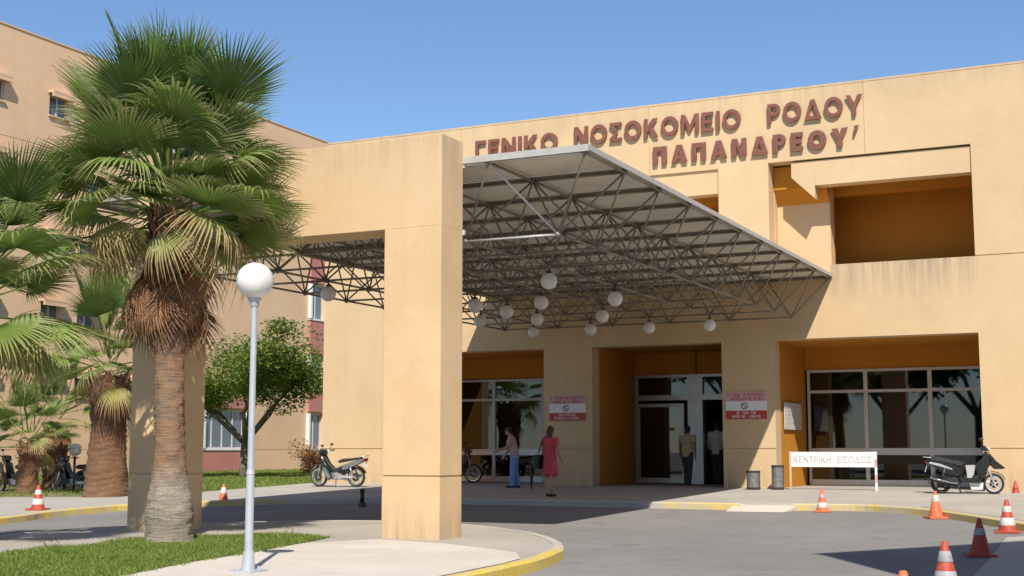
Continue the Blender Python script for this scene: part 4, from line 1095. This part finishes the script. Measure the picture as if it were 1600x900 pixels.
bl = empty('bollard', (-16.6, 26.3, zr(26.3)), 0, 'short dark post standing on the shaded road before the parked bike', 'bollard')
m = MB(); m.tube((0, 0, 0), (0, 0, .1), .09, .085, 12); m.build('foot', M['darksteel'], bl, 'auto')
m = MB(); m.tube((0, 0, .1), (0, 0, .36), .05, .045, 12); m.sphere((0, 0, .37), .06, 12, 8); m.build('post', M['black'], bl, True)

# ------------------------------------------------------------------ two-wheelers
def wheel(root, x, r, w, spokes=5, name='wheel', rim='silver', rt=None):
    rt = rt or r*.26
    m = MB(); n = 12
    prof = [(r-rt+rt*.98*math.cos(t*2*math.pi/n)*.5+rt*.5, w*.5*math.sin(t*2*math.pi/n)) for t in range(n+1)]
    m.lathe(prof, 32, 'Y', (x, 0, r)); ty = m.build('wheel', M['rubber'], root, True)
    q = MB(); ri = r-rt
    q.lathe([(ri*1.03, -w*.34), (ri*.90, -w*.30), (ri*.88, 0), (ri*.90, w*.30), (ri*1.03, w*.34)], 28, 'Y', (x, 0, r))
    q.lathe([(.001, -w*.5), (r*.16, -w*.5), (r*.16, w*.5), (.001, w*.5)], 14, 'Y', (x, 0, r))
    for k in range(spokes):
        a = 2*math.pi*k/spokes+.3
        q.tube((x+r*.1*math.cos(a), 0, r+r*.1*math.sin(a)), (x+ri*.93*math.cos(a), 0, r+ri*.93*math.sin(a)), .022 if spokes < 8 else .006, .018 if spokes < 8 else .005, 6)
    q.build('rim', M[rim], ty, 'auto')
    d = MB(); d.lathe([(r*.42, -.004), (r*.42, .004), (r*.2, .004), (r*.2, -.004), (r*.42, -.004)], 24, 'Y', (x, w*.55, r)); d.build('brake_disc', M['darksteel'], ty)
    return ty
def pp(root, name, poly, w, mat, taper=.0, y=0.0, smooth='auto'):
    m = MB(); m.prism(poly, y-w/2, y+w/2, taper); return m.build(name, M[mat], root, smooth)
def tubes(root, name, pts, r, mat, n=8):
    m = MB(); m.path(pts, r, n); return m.build(name, M[mat], root, True)
def arc(cx, cz, r0, r1, a0, a1, n=10):
    o = [(cx+r1*math.cos(R(a0+(a1-a0)*k/n)), cz+r1*math.sin(R(a0+(a1-a0)*k/n))) for k in range(n+1)]
    return o + [(cx+r0*math.cos(R(a1+(a0-a1)*k/n)), cz+r0*math.sin(R(a1+(a0-a1)*k/n))) for k in range(n+1)]

def scooter(loc, rz, label, body='gloss_black', accent='silver', group=None):
    r = empty('scooter', loc, rz, label, 'scooter', group)
    wheel(r, -.62, .25, .12, 5, rim='darksteel'); wheel(r, .64, .25, .13, 5, rim='post_grey')
    pp(r, 'tail_cowl', [(-.98, .80), (-.93, .70), (-.72, .60), (-.50, .47), (-.18, .40), (-.06, .46), (-.06, .62), (-.3, .72), (-.62, .80)], .30, body, .12)
    pp(r, 'tail_stripe', [(-.90, .735), (-.62, .66), (-.30, .57), (-.33, .61), (-.60, .72), (-.86, .775)], .312, accent, .04)
    pp(r, 'seat', [(-.86, .80), (-.6, .785), (-.3, .715), (-.08, .66), (-.02, .74), (-.22, .81), (-.38, .83), (-.55, .88), (-.8, .905), (-.9, .86)], .29, 'vinyl', .1)
    pp(r, 'footboard', [(-.20, .40), (-.12, .27), (.34, .27), (.40, .38), (.34, .37), (-.05, .37)], .36, 'black', .06)
    pp(r, 'side_panel', [(-.02, .69), (.24, .70), (.18, .46), (.12, .37), (.02, .37)], .34, accent, .1)
    pp(r, 'leg_shield', [(.20, .70), (.32, .35), (.43, .36), (.60, .78), (.55, .98), (.46, 1.03), (.38, .86)], .40, body, .14)
    pp(r, 'front_cowl', [(.46, 1.02), (.56, 1.0), (.72, .80), (.93, .63), (.86, .60), (.66, .60), (.56, .70)], .24, body, .25)
    pp(r, 'belly_panel', [(.10, .10), (.38, .10), (.40, .27), (.06, .27)], .16, 'white', .05)
    m = MB(); m.prism(arc(.64, .25, .275, .295, 20, 150), -.075, .075); m.build('front_fender', M[body], r, 'auto')
    m = MB(); m.prism(arc(-.62, .25, .285, .30, 60, 185), -.075, .075); m.build('rear_fender', M['black'], r, 'auto')
    for s in (-1, 1): tubes(r, 'fork', [(.48, .075*s, .78), (.64, .075*s, .25)], .022, 'silver')
    tubes(r, 'handlebar', [(.38, -.36, 1.10), (.43, -.12, 1.08), (.43, .12, 1.08), (.38, .36, 1.10)], .014, 'darksteel')
    for s in (-1, 1):
        g = tubes(r, 'grip', [(.40, .24*s, 1.095), (.375, .38*s, 1.103)], .02, 'rubber')
        m = MB(); m.tube((.41, .2*s, 1.10), (.38, .30*s, 1.27), .007, n=6); m.sphere((.38, .31*s, 1.31), .062, 12, 8, .7); m.build('mirror', M['black'], r, True)
    pp(r, 'handlebar_cowl', [(.36, 1.05), (.50, 1.02), (.56, 1.08), (.46, 1.17), (.37, 1.14)], .30, body, .3)
    m = MB(); m.sphere((.535, 0, 1.075), .055, 14, 8); m.build('headlight', M['lens'], r, True)
    pp(r, 'under_seat_cover', [(-.55, .34), (-.1, .30), (-.02, .60), (-.4, .66), (-.6, .56)], .2, 'black', .08)
    pp(r, 'engine_block', [(-.62, .20), (-.20, .17), (-.10, .30), (-.25, .42), (-.55, .36)], .24, 'darksteel', .1)
    m = MB(); m.tube((-.22, -.16, .24), (-.45, -.17, .27), .025, n=8); m.tube((-.45, -.17, .27), (-.86, -.18, .37), .055, .06, 12); m.build('exhaust', M['black'], r, 'auto')
    m = MB(); m.tube((-.50, -.237, .30), (-.82, -.242, .378), .026, n=8); m.build('exhaust_shield', M['chrome'], r, True)
    tubes(r, 'shock', [(-.60, -.13, .3), (-.50, -.13, .62)], .03, 'darksteel')
    pp(r, 'tail_light', [(-1.0, .80), (-.96, .72), (-.84, .70), (-.86, .78)], .2, 'redlens', .1)
    m = MB(); m.box(-.005, .005, -.1, .1, -.08, .08, M=Matrix.Translation((-.965, 0, .60)) @ Matrix.Rotation(R(18), 4, 'Y')); m.build('number_plate', M['white'], r)
    tubes(r, 'grab_rail', [(-.70, -.13, .86), (-1.02, -.11, .885), (-1.02, .11, .885), (-.70, .13, .86)], .012, 'silver')
    tubes(r, 'centre_stand', [(-.15, -.16, .02), (-.22, -.14, .25), (-.22, .14, .25), (-.15, .16, .02)], .014, 'darksteel')
    return r
sc_ = scooter((-4.22, 33.25, zr(33.25)+.131), R(6), 'black sports scooter with silver side panels parked by the right hand window', group='two-wheelers parked round the entrance')

sc_.scale = (.94, .94, .97)

def underbone(loc, rz, label, paint='greenpaint', panel='silver', scale=1.0, group='two-wheelers parked round the entrance', roll=0):
    r = empty('motorbike', loc, rz, label, 'motorbike', group)
    wheel(r, -.61, .285, .085, 18, rim='chrome', rt=.06); wheel(r, .62, .285, .075, 18, rim='chrome', rt=.06)
    pp(r, 'seat', [(-.82, .79), (-.45, .735), (-.12, .68), (-.06, .74), (-.2, .80), (-.45, .81), (-.78, .85)], .24, 'vinyl', .12)
    pp(r, 'tail_cowl', [(-.98, .82), (-.84, .70), (-.45, .53), (-.20, .47), (-.14, .60), (-.45, .70), (-.78, .79)], .22, panel, .12)
    pp(r, 'frame_cover', [(-.24, .62), (-.24, .44), (.05, .33), (.25, .42), (.40, .72), (.47, .90), (.40, .92), (.28, .68), (.06, .50), (-.1, .56)], .15, paint, .1)
    for s in (-1, 1):
        pp(r, 'leg_shield', [(.05, .28), (.20, .20), (.36, .46), (.52, .80), (.44, .88), (.32, .66), (.16, .46)], .03, paint, 0, .17*s)
        pp(r, 'shield_trim', [(.12, .30), (.20, .22), (.33, .44), (.38, .58), (.30, .56)], .02, panel, 0, .19*s)
    m = MB(); m.prism(arc(.62, .285, .305, .325, 10, 160), -.055, .055); m.build('front_fender', M[paint], r, 'auto')
    m = MB(); m.prism(arc(-.61, .285, .305, .32, 30, 160), -.06, .06); m.build('rear_fender', M['black'], r, 'auto')
    for s in (-1, 1):
        tubes(r, 'fork', [(.44, .07*s, .90), (.62, .07*s, .285)], .02, 'silver')
        tubes(r, 'shock', [(-.60, .12*s, .30), (-.45, .12*s, .62)], .024, 'chrome')
        tubes(r, 'swing_arm', [(-.61, .10*s, .285), (-.10, .09*s, .30)], .02, 'silver')
    tubes(r, 'handlebar', [(.30, -.33, 1.02), (.40, -.10, 1.0), (.40, .10, 1.0), (.30, .33, 1.02)], .013, 'chrome')
    for s in (-1, 1):
        tubes(r, 'grip', [(.33, .22*s, 1.012), (.295, .35*s, 1.022)], .019, 'rubber')
        m = MB(); m.tube((.36, .17*s, 1.02), (.33, .25*s, 1.17), .006, n=6); m.sphere((.325, .26*s, 1.19), .05, 12, 8, .7); m.build('mirror', M['black'], r, True)
    pp(r, 'headlight_cowl', [(.34, .92), (.50, .86), (.58, .96), (.52, 1.07), (.38, 1.06)], .22, paint, .3)
    m = MB(); m.prism([(-.60, .50), (-.25, .36), (.0, .36), (-.10, .52), (-.40, .62)], -.09, .09, .1); m.build('under_seat_cover', M['black'], r, 'auto')
    m = MB(); m.sphere((.545, 0, .965), .07, 14, 8); m.build('headlight', M['lens'], r, True)
    pp(r, 'engine_block', [(-.22, .22), (.12, .20), (.26, .30), (.20, .40), (-.05, .42), (-.22, .36)], .22, 'alu', .12)
    m = MB(); m.tube((.15, -.12, .26), (-.15, -.13, .20), .018, n=8); m.tube((-.15, -.13, .20), (-.72, -.15, .32), .04, .045, 12); m.build('exhaust', M['chrome'], r, 'auto')
    pp(r, 'chain_case', [(-.62, .26), (-.1, .26), (-.1, .34), (-.62, .33)], .03, 'silver', .05, .1)
    pp(r, 'tail_light', [(-1.0, .80), (-.95, .72), (-.88, .71), (-.90, .79)], .14, 'redlens', .1)
    tubes(r, 'grab_rail', [(-.68, -.12, .83), (-.98, -.10, .88), (-.98, .10, .88), (-.68, .12, .83)], .011, 'chrome')
    m = MB(); m.box(-.005, .005, -.08, .08, -.07, .07, M=Matrix.Translation((-.945, 0, .62)) @ Matrix.Rotation(R(18), 4, 'Y')); m.build('number_plate', M['white'], r)
    tubes(r, 'side_stand', [(-.02, .12, .26), (-.08, .26, .01)], .011, 'darksteel')
    r.rotation_euler = (roll, 0, rz)
    return r
underbone((-21.2, 32.3, zr(32.4)+.131), R(182), 'dark green and grey step-through motorbike parked against the sunlit wall', panel='post_dull', roll=R(-5))
underbone((-27.35, 28.35, .24), R(178), 'black motorbike parked between short red palm and garden lamp', 'gloss_black', 'gloss_black', roll=R(5))
underbone((-29.0, 27.75, .24), R(172), 'black motorbike at the left edge, mostly behind the short palm', 'gloss_black', 'gloss_black', roll=R(5))
underbone((-19.62, 36.3, zr(36.3)+.131), R(14), 'dark red motorbike in the recess, only its front wheel showing past the portal column', 'darkred', 'gloss_black', roll=R(5))
scooter((-23.9, 27.6, .24), R(160), 'black scooter hidden between the stout palm and the portal column', accent='gloss_black', group='two-wheelers parked round the entrance')

# ------------------------------------------------------------------ people
def fused(name, lofts, balls=(), voxel=.011, smooth=4):
    """closed lofts and ellipsoids fused into ONE continuous surface. loft: [(point, half width, half depth)...], lateral axis"""
    mb = MB(); n = 16
    for pts, lat in lofts:
        pts = [(Vector(p), a, b) for p, a, b in pts]; lat = Vector(lat)
        t0 = (pts[0][0]-pts[1][0]).normalized(); t1 = (pts[-1][0]-pts[-2][0]).normalized()
        a0, b0 = pts[0][1:]; a1, b1 = pts[-1][1:]
        pts = [(pts[0][0]+t0*b0*.55, a0*.45, b0*.45), (pts[0][0]+t0*b0*.35, a0*.8, b0*.8)] + pts + [(pts[-1][0]+t1*b1*.35, a1*.8, b1*.8), (pts[-1][0]+t1*b1*.55, a1*.45, b1*.45)]
        vs = []
        for i, (p, a, b) in enumerate(pts):
            t = (pts[min(i+1, len(pts)-1)][0]-pts[max(i-1, 0)][0]).normalized()
            l = (lat-t*lat.dot(t)).normalized(); d = t.cross(l)
            vs += [p+l*a*math.cos(2*math.pi*k/n)+d*b*math.sin(2*math.pi*k/n) for k in range(n)]
        m = len(pts)
        fs = [(r*n+k, r*n+(k+1) % n, (r+1)*n+(k+1) % n, (r+1)*n+k) for r in range(m-1) for k in range(n)]
        fs += [tuple(range(n-1, -1, -1)), tuple(range((m-1)*n, m*n))]
        mb.add(vs, fs)
    for c, ax, ay, az, rot in balls:
        q = MB(); q.sphere((0, 0, 0), 1, 18, 12)
        mb.add([Vector(c)+rot @ Vector((v.x*ax, v.y*ay, v.z*az)) for v in q.v], q.f)
    me = mb.mesh(name); o = bpy.data.objects.new(name, me); col.objects.link(o)
    md = o.modifiers.new('remesh', 'REMESH'); md.mode = 'VOXEL'; md.voxel_size = voxel; md.use_smooth_shade = True
    sm_ = o.modifiers.new('smooth', 'SMOOTH'); sm_.factor = .5; sm_.iterations = smooth
    bpy.context.view_layer.update()
    m2 = bpy.data.meshes.new_from_object(o.evaluated_get(bpy.context.evaluated_depsgraph_get()))
    bpy.data.objects.remove(o); bpy.data.meshes.remove(me); m2.materials.clear()
    m2.polygons.foreach_set('use_smooth', [True]*len(m2.polygons))
    return m2

def person(loc, rz, label, H=1.68, lean=0.0, arms=((0.05, 0), (0.05, 0)), elbows=(.25, .25), stride=.0, skin='skin', top='beige_cloth', bottom='trousers', bottom_mat='grey_cloth', hair='dark', hair_len=.0, sleeves=.5, head_turn=0.0, female=False, shoes='leather', dress=False, head_pitch=0.0):
    k = H/1.68; root = empty('person', loc, rz, label, 'person', 'people at the entrance')
    V = lambda x, y, z: Vector((x, y, z))*k
    PL = V(0, 0, .93)
    def up(v, a=lean):                                     # bend the upper body forward about the hips
        d = v-PL; c, s = math.cos(a), math.sin(a)
        return PL + Vector((d.x*c+d.z*s, d.y, d.z*c-d.x*s))
    fm = female; sh = .155 if fm else .185
    waist, chest, neck = up(V(0, 0, 1.12), lean*.6), up(V(.0, 0, 1.30)), up(V(-.01, 0, 1.44))
    yoke = up(V(-.005, 0, 1.385)); hb = up(V(.01, 0, 1.50))
    fwd = Vector((math.cos(head_turn), math.sin(head_turn), -head_pitch)).normalized()
    spine = (up(V(0, 0, 1.6))-up(V(0, 0, 1.5))).normalized()
    hc_ = hb + spine*.075*k + fwd*.02*k
    sd = Vector((0, 0, 1)).cross(fwd).normalized(); upv = fwd.cross(sd).normalized()
    HR = Matrix((fwd, sd, upv)).transposed()
    Yx, Xx = (0, 1, 0), (1, 0, 0)
    tors = [(V(0, 0, .82), (.145 if fm else .135)*k, .095*k), (PL, (.16 if fm else .15)*k, .11*k), (V(0, 0, 1.0), (.145 if fm else .15)*k, .105*k), (waist, (.118 if fm else .14)*k, .092*k), (chest, (.14 if fm else .165)*k, .108*k), (yoke, (.125 if fm else .15)*k, .085*k), (neck, .062*k, .06*k)]
    lofts = [(tors, Yx), ([(neck, .055*k, .058*k), (hb, .05*k, .055*k), (hc_, .05*k, .06*k)], Yx)]
    arm_pts = []; leg_pts = []
    for q, s in enumerate((1, -1)):
        S = up(V(-.005, s*sh, 1.385)); a, out = arms[q]; e = elbows[q]
        d1_ = Vector((math.sin(a), s*(.12+out), -math.cos(a))).normalized(); E = S + d1_*.285*k
        d2_ = Vector((math.sin(a+e), s*(.02+out*.3), -math.cos(a+e))).normalized(); Wp = E + d2_*.245*k; Pm = Wp + d2_*.075*k
        lofts.append(([(S, .054*k, .058*k), (S.lerp(E, .5), .046*k, .048*k), (E, .038*k, .04*k), (E.lerp(Wp, .3), .040*k, .040*k), (Wp, .025*k, .029*k), (Pm, .017*k, .041*k), (Pm+d2_*.01*k, .014*k, .038*k)], Yx))
        arm_pts.append((S, E, Wp, Pm, d2_, s))
        hp = V(0, s*.082, .90); ph = stride*s
        K = hp + V(math.sin(ph*.6+.04)*.43, 0, -math.cos(ph*.6)*.43); A = K + V(math.sin(ph*.7-.10*(1 if ph < 0 else .3))*.41, 0, -.405)
        A.z = .075*k + max(0, -ph)*.05*k
        lofts.append(([(hp, .085*k, .095*k), (hp.lerp(K, .45), .074*k, .082*k), (K, .052*k, .058*k), (K.lerp(A, .3), .050*k, .058*k), (A, .034*k, .040*k), (V(0, 0, 0)+Vector((A.x, A.y, A.z-.03*k)), .034*k, .042*k)], Yx))
        leg_pts.append((hp, K, A))
    for S, E, Wp, Pm, d, s in arm_pts:                      # fingers and thumb rooted in the palm
        side_ = Vector((1, 0, 0)) - d*d.x; side_.normalize(); inn = d.cross(side_)*s
        for f_, (off, L) in enumerate(((.030, .070), (.010, .080), (-.010, .074), (-.029, .058))):
            b0 = Pm + side_*off*k; b1 = b0 + d*L*.55*k; b2 = b1 + (d*.8+inn*.5).normalized()*L*.5*k
            lofts.append(([(b0, .0088*k, .0088*k), (b1, .008*k, .008*k), (b2, .0068*k, .0068*k)], inn))
        t0 = Wp + d*.025*k + side_*.022*k; t1 = t0 + (d*.6+side_*.8).normalized()*.038*k; t2 = t1 + (d*.9+side_*.3).normalized()*.03*k
        lofts.append(([(t0, .0115*k, .0115*k), (t1, .0095*k, .0095*k), (t2, .0078*k, .0078*k)], inn))
    balls = [(hc_, .094*k, .075*k, .112*k, HR), (hc_+fwd*.045*k-upv*.055*k, .045*k, .048*k, .05*k, HR), (hc_+fwd*.094*k-upv*.018*k, .020*k, .014*k, .024*k, HR)]
    balls += [(hc_+sd*s*.077*k-upv*.01*k, .022*k, .012*k, .032*k, HR) for s in (1, -1)]
    balls += [(hc_+fwd*.083*k-upv*.062*k, .012*k, .024*k, .008*k, HR)]
    body = link('body', fused('body', lofts, balls, .0075, 3), M[skin], root)
    m = MB()
    for s in (1, -1): m.sphere(hc_+fwd*.083*k+sd*.030*k*s+upv*.012*k, .011*k, 8, 6)
    for i in (0,): m.build('eyes', M['hair_dark'], root, True)['kind'] = 'stuff'
    hm = M['hair_brown'] if hair == 'brown' else M['hair_dark']
    hballs = [(hc_-fwd*.016*k+upv*.022*k, .096*k, .086*k, .108*k, HR), (hc_-fwd*.05*k-upv*.02*k, .06*k, .078*k, .09*k, HR)]
    hl = []
    if hair_len: hl = [([(hc_-fwd*.05*k+upv*.02*k, .085*k, .06*k), (hc_-fwd*.068*k-upv*.06*k, .088*k, .05*k), (hc_-fwd*.075*k-upv*(.06+hair_len*.6)*k, .085*k, .035*k), (hc_-fwd*.07*k-upv*(.06+hair_len)*k, .06*k, .02*k)], sd)]
    link('hair', fused('hair', hl, hballs, .010, 2), hm, root)
    # clothes
    c = .018*k
    grow = lambda pts, g=c: [(p, a+g, b+g) for p, a, b in pts]
    low = V(0, 0, .84)
    tor = [(low, (.165 if fm else .155)*k, .118*k)] + tors[1:-1] + [(yoke.lerp(neck, .45), .085*k, .07*k)]
    if dress: tor = [(V(.0, 0, .56), .205*k, .155*k), (V(0, 0, .72), .185*k, .14*k), (V(0, 0, .84), .168*k, .12*k)] + tor[1:]
    cl = [(grow(tor), Yx)]
    for S, E, Wp, Pm, d, s in arm_pts:
        ar = [(S, .06*k, .064*k), (S.lerp(E, min(1, sleeves)*.6), .056*k, .058*k), (S.lerp(E, min(1, sleeves)), .055*k, .056*k)]
        if sleeves > 1: ar += [(E.lerp(Wp, sleeves-1), .044*k, .045*k)]
        cl.append((grow(ar, .012*k), Yx))
    link('dress' if dress else 'shirt', fused('shirt', cl, (), .011, 4), M[top], root)
    if not dress:
        cl = [(grow([(V(0, 0, .80), .14*k, .10*k), (V(0, 0, .88), .155*k, .112*k), (PL, .152*k, .108*k), (V(0, 0, .98), .145*k, .105*k)], .014*k), Yx)]
        for hp, K, A in leg_pts:
            cl.append(([(hp, .098*k, .112*k), (hp.lerp(K, .5), .090*k, .102*k), (K, .076*k, .084*k), (K.lerp(A, .5), .072*k, .08*k), (A+Vector((0, 0, .0)), .068*k, .078*k)], Yx))
        link('trousers', fused('trousers', cl, (), .011, 4), M[bottom_mat], root)
    for hp, K, A in leg_pts:
        z = A.z-.075*k
        link('shoe', fused('shoe', [([(Vector((A.x-.05*k, A.y, .045*k+z)), .036*k, .042*k), (Vector((A.x+.02*k, A.y, .045*k+z)), .038*k, .044*k), (Vector((A.x+.11*k, A.y, .034*k+z)), .044*k, .030*k), (Vector((A.x+.17*k, A.y, .026*k+z)), .034*k, .022*k)], Yx)], (), .008, 2), M[shoes], root)
    return root, arm_pts, k
def gz_(x, y): return zr(y)+.131
w, ap, k = person((-13.15, 29.15, gz_(0, 29.15)), R(80), 'woman in a coral dress seen from behind with a large black shoulder bag', 1.66, 0, ((.05, .06), (.05, .10)), (.15, .5), .34, 'skin', 'coral', hair='brown', hair_len=.15, sleeves=.55, female=True, dress=True)
bag = empty('shoulder_bag', (-13.15, 29.15, gz_(0, 29.15)), R(80), 'large black bag hanging at the left hip of the woman in coral', 'bag')
m = MB(); m.prism([(-.22, .66), (.20, .66), (.17, 1.0), (-.19, 1.0)], .20, .36, .10); m.build('bag_body', M['leather'], bag, 'auto')
m = MB(); m.path([(.10, .27, 1.02), (.07, .20, 1.32), (.0, .155, 1.43), (-.09, .17, 1.34), (-.11, .27, 1.02)], .014, 6); m.build('strap', M['leather'], bag, True)
um = empty('umbrella', (-13.62, 29.1, gz_(0, 29.1)), 0, 'folded black umbrella hanging down beside the woman in coral', 'umbrella')
m = MB(); m.lathe([(.008, .18), (.03, .30), (.045, .62), (.02, .72)], 10); m.build('folded_canopy', M['leather'], um, True)
m = MB(); m.tube((0, 0, .06), (0, 0, .20), .006, n=6); m.build('tip', M['darksteel'], um, True)
m = MB(); m.path([(0, 0, .70), (0, 0, .86), (.03, 0, .90), (.07, 0, .88)], .011, 7); m.build('handle', M['darksteel'], um, True)
person((-16.0, 33.1, gz_(0, 33.1)), R(200), 'person in a beige top and long light blue trousers bowing slightly by the left window', 1.66, R(13), ((.35, .0), (.15, .0)), (.9, .5), .10, 'skin', 'beige_cloth', 'trousers', 'blue_cloth', sleeves=.6, female=True, head_pitch=.5)
person((-12.22, 36.6, gz_(0, 34.6)), R(95), 'man in a khaki shirt and dark trousers walking up to the door', 1.68, R(3), ((.25, .03), (-.2, .03)), (.3, .3), .36, 'tan_skin', 'khaki', 'trousers', 'grey_cloth', sleeves=.5)
person((-11.84, 38.2, gz_(0, 34.6)), R(92), 'person in a loose white shirt going in through the open doorway', 1.82, 0, ((.2, .06), (-.1, .06)), (.25, .3), .2, 'tan_skin', 'white_cloth', 'trousers', 'grey_cloth', sleeves=1.6)
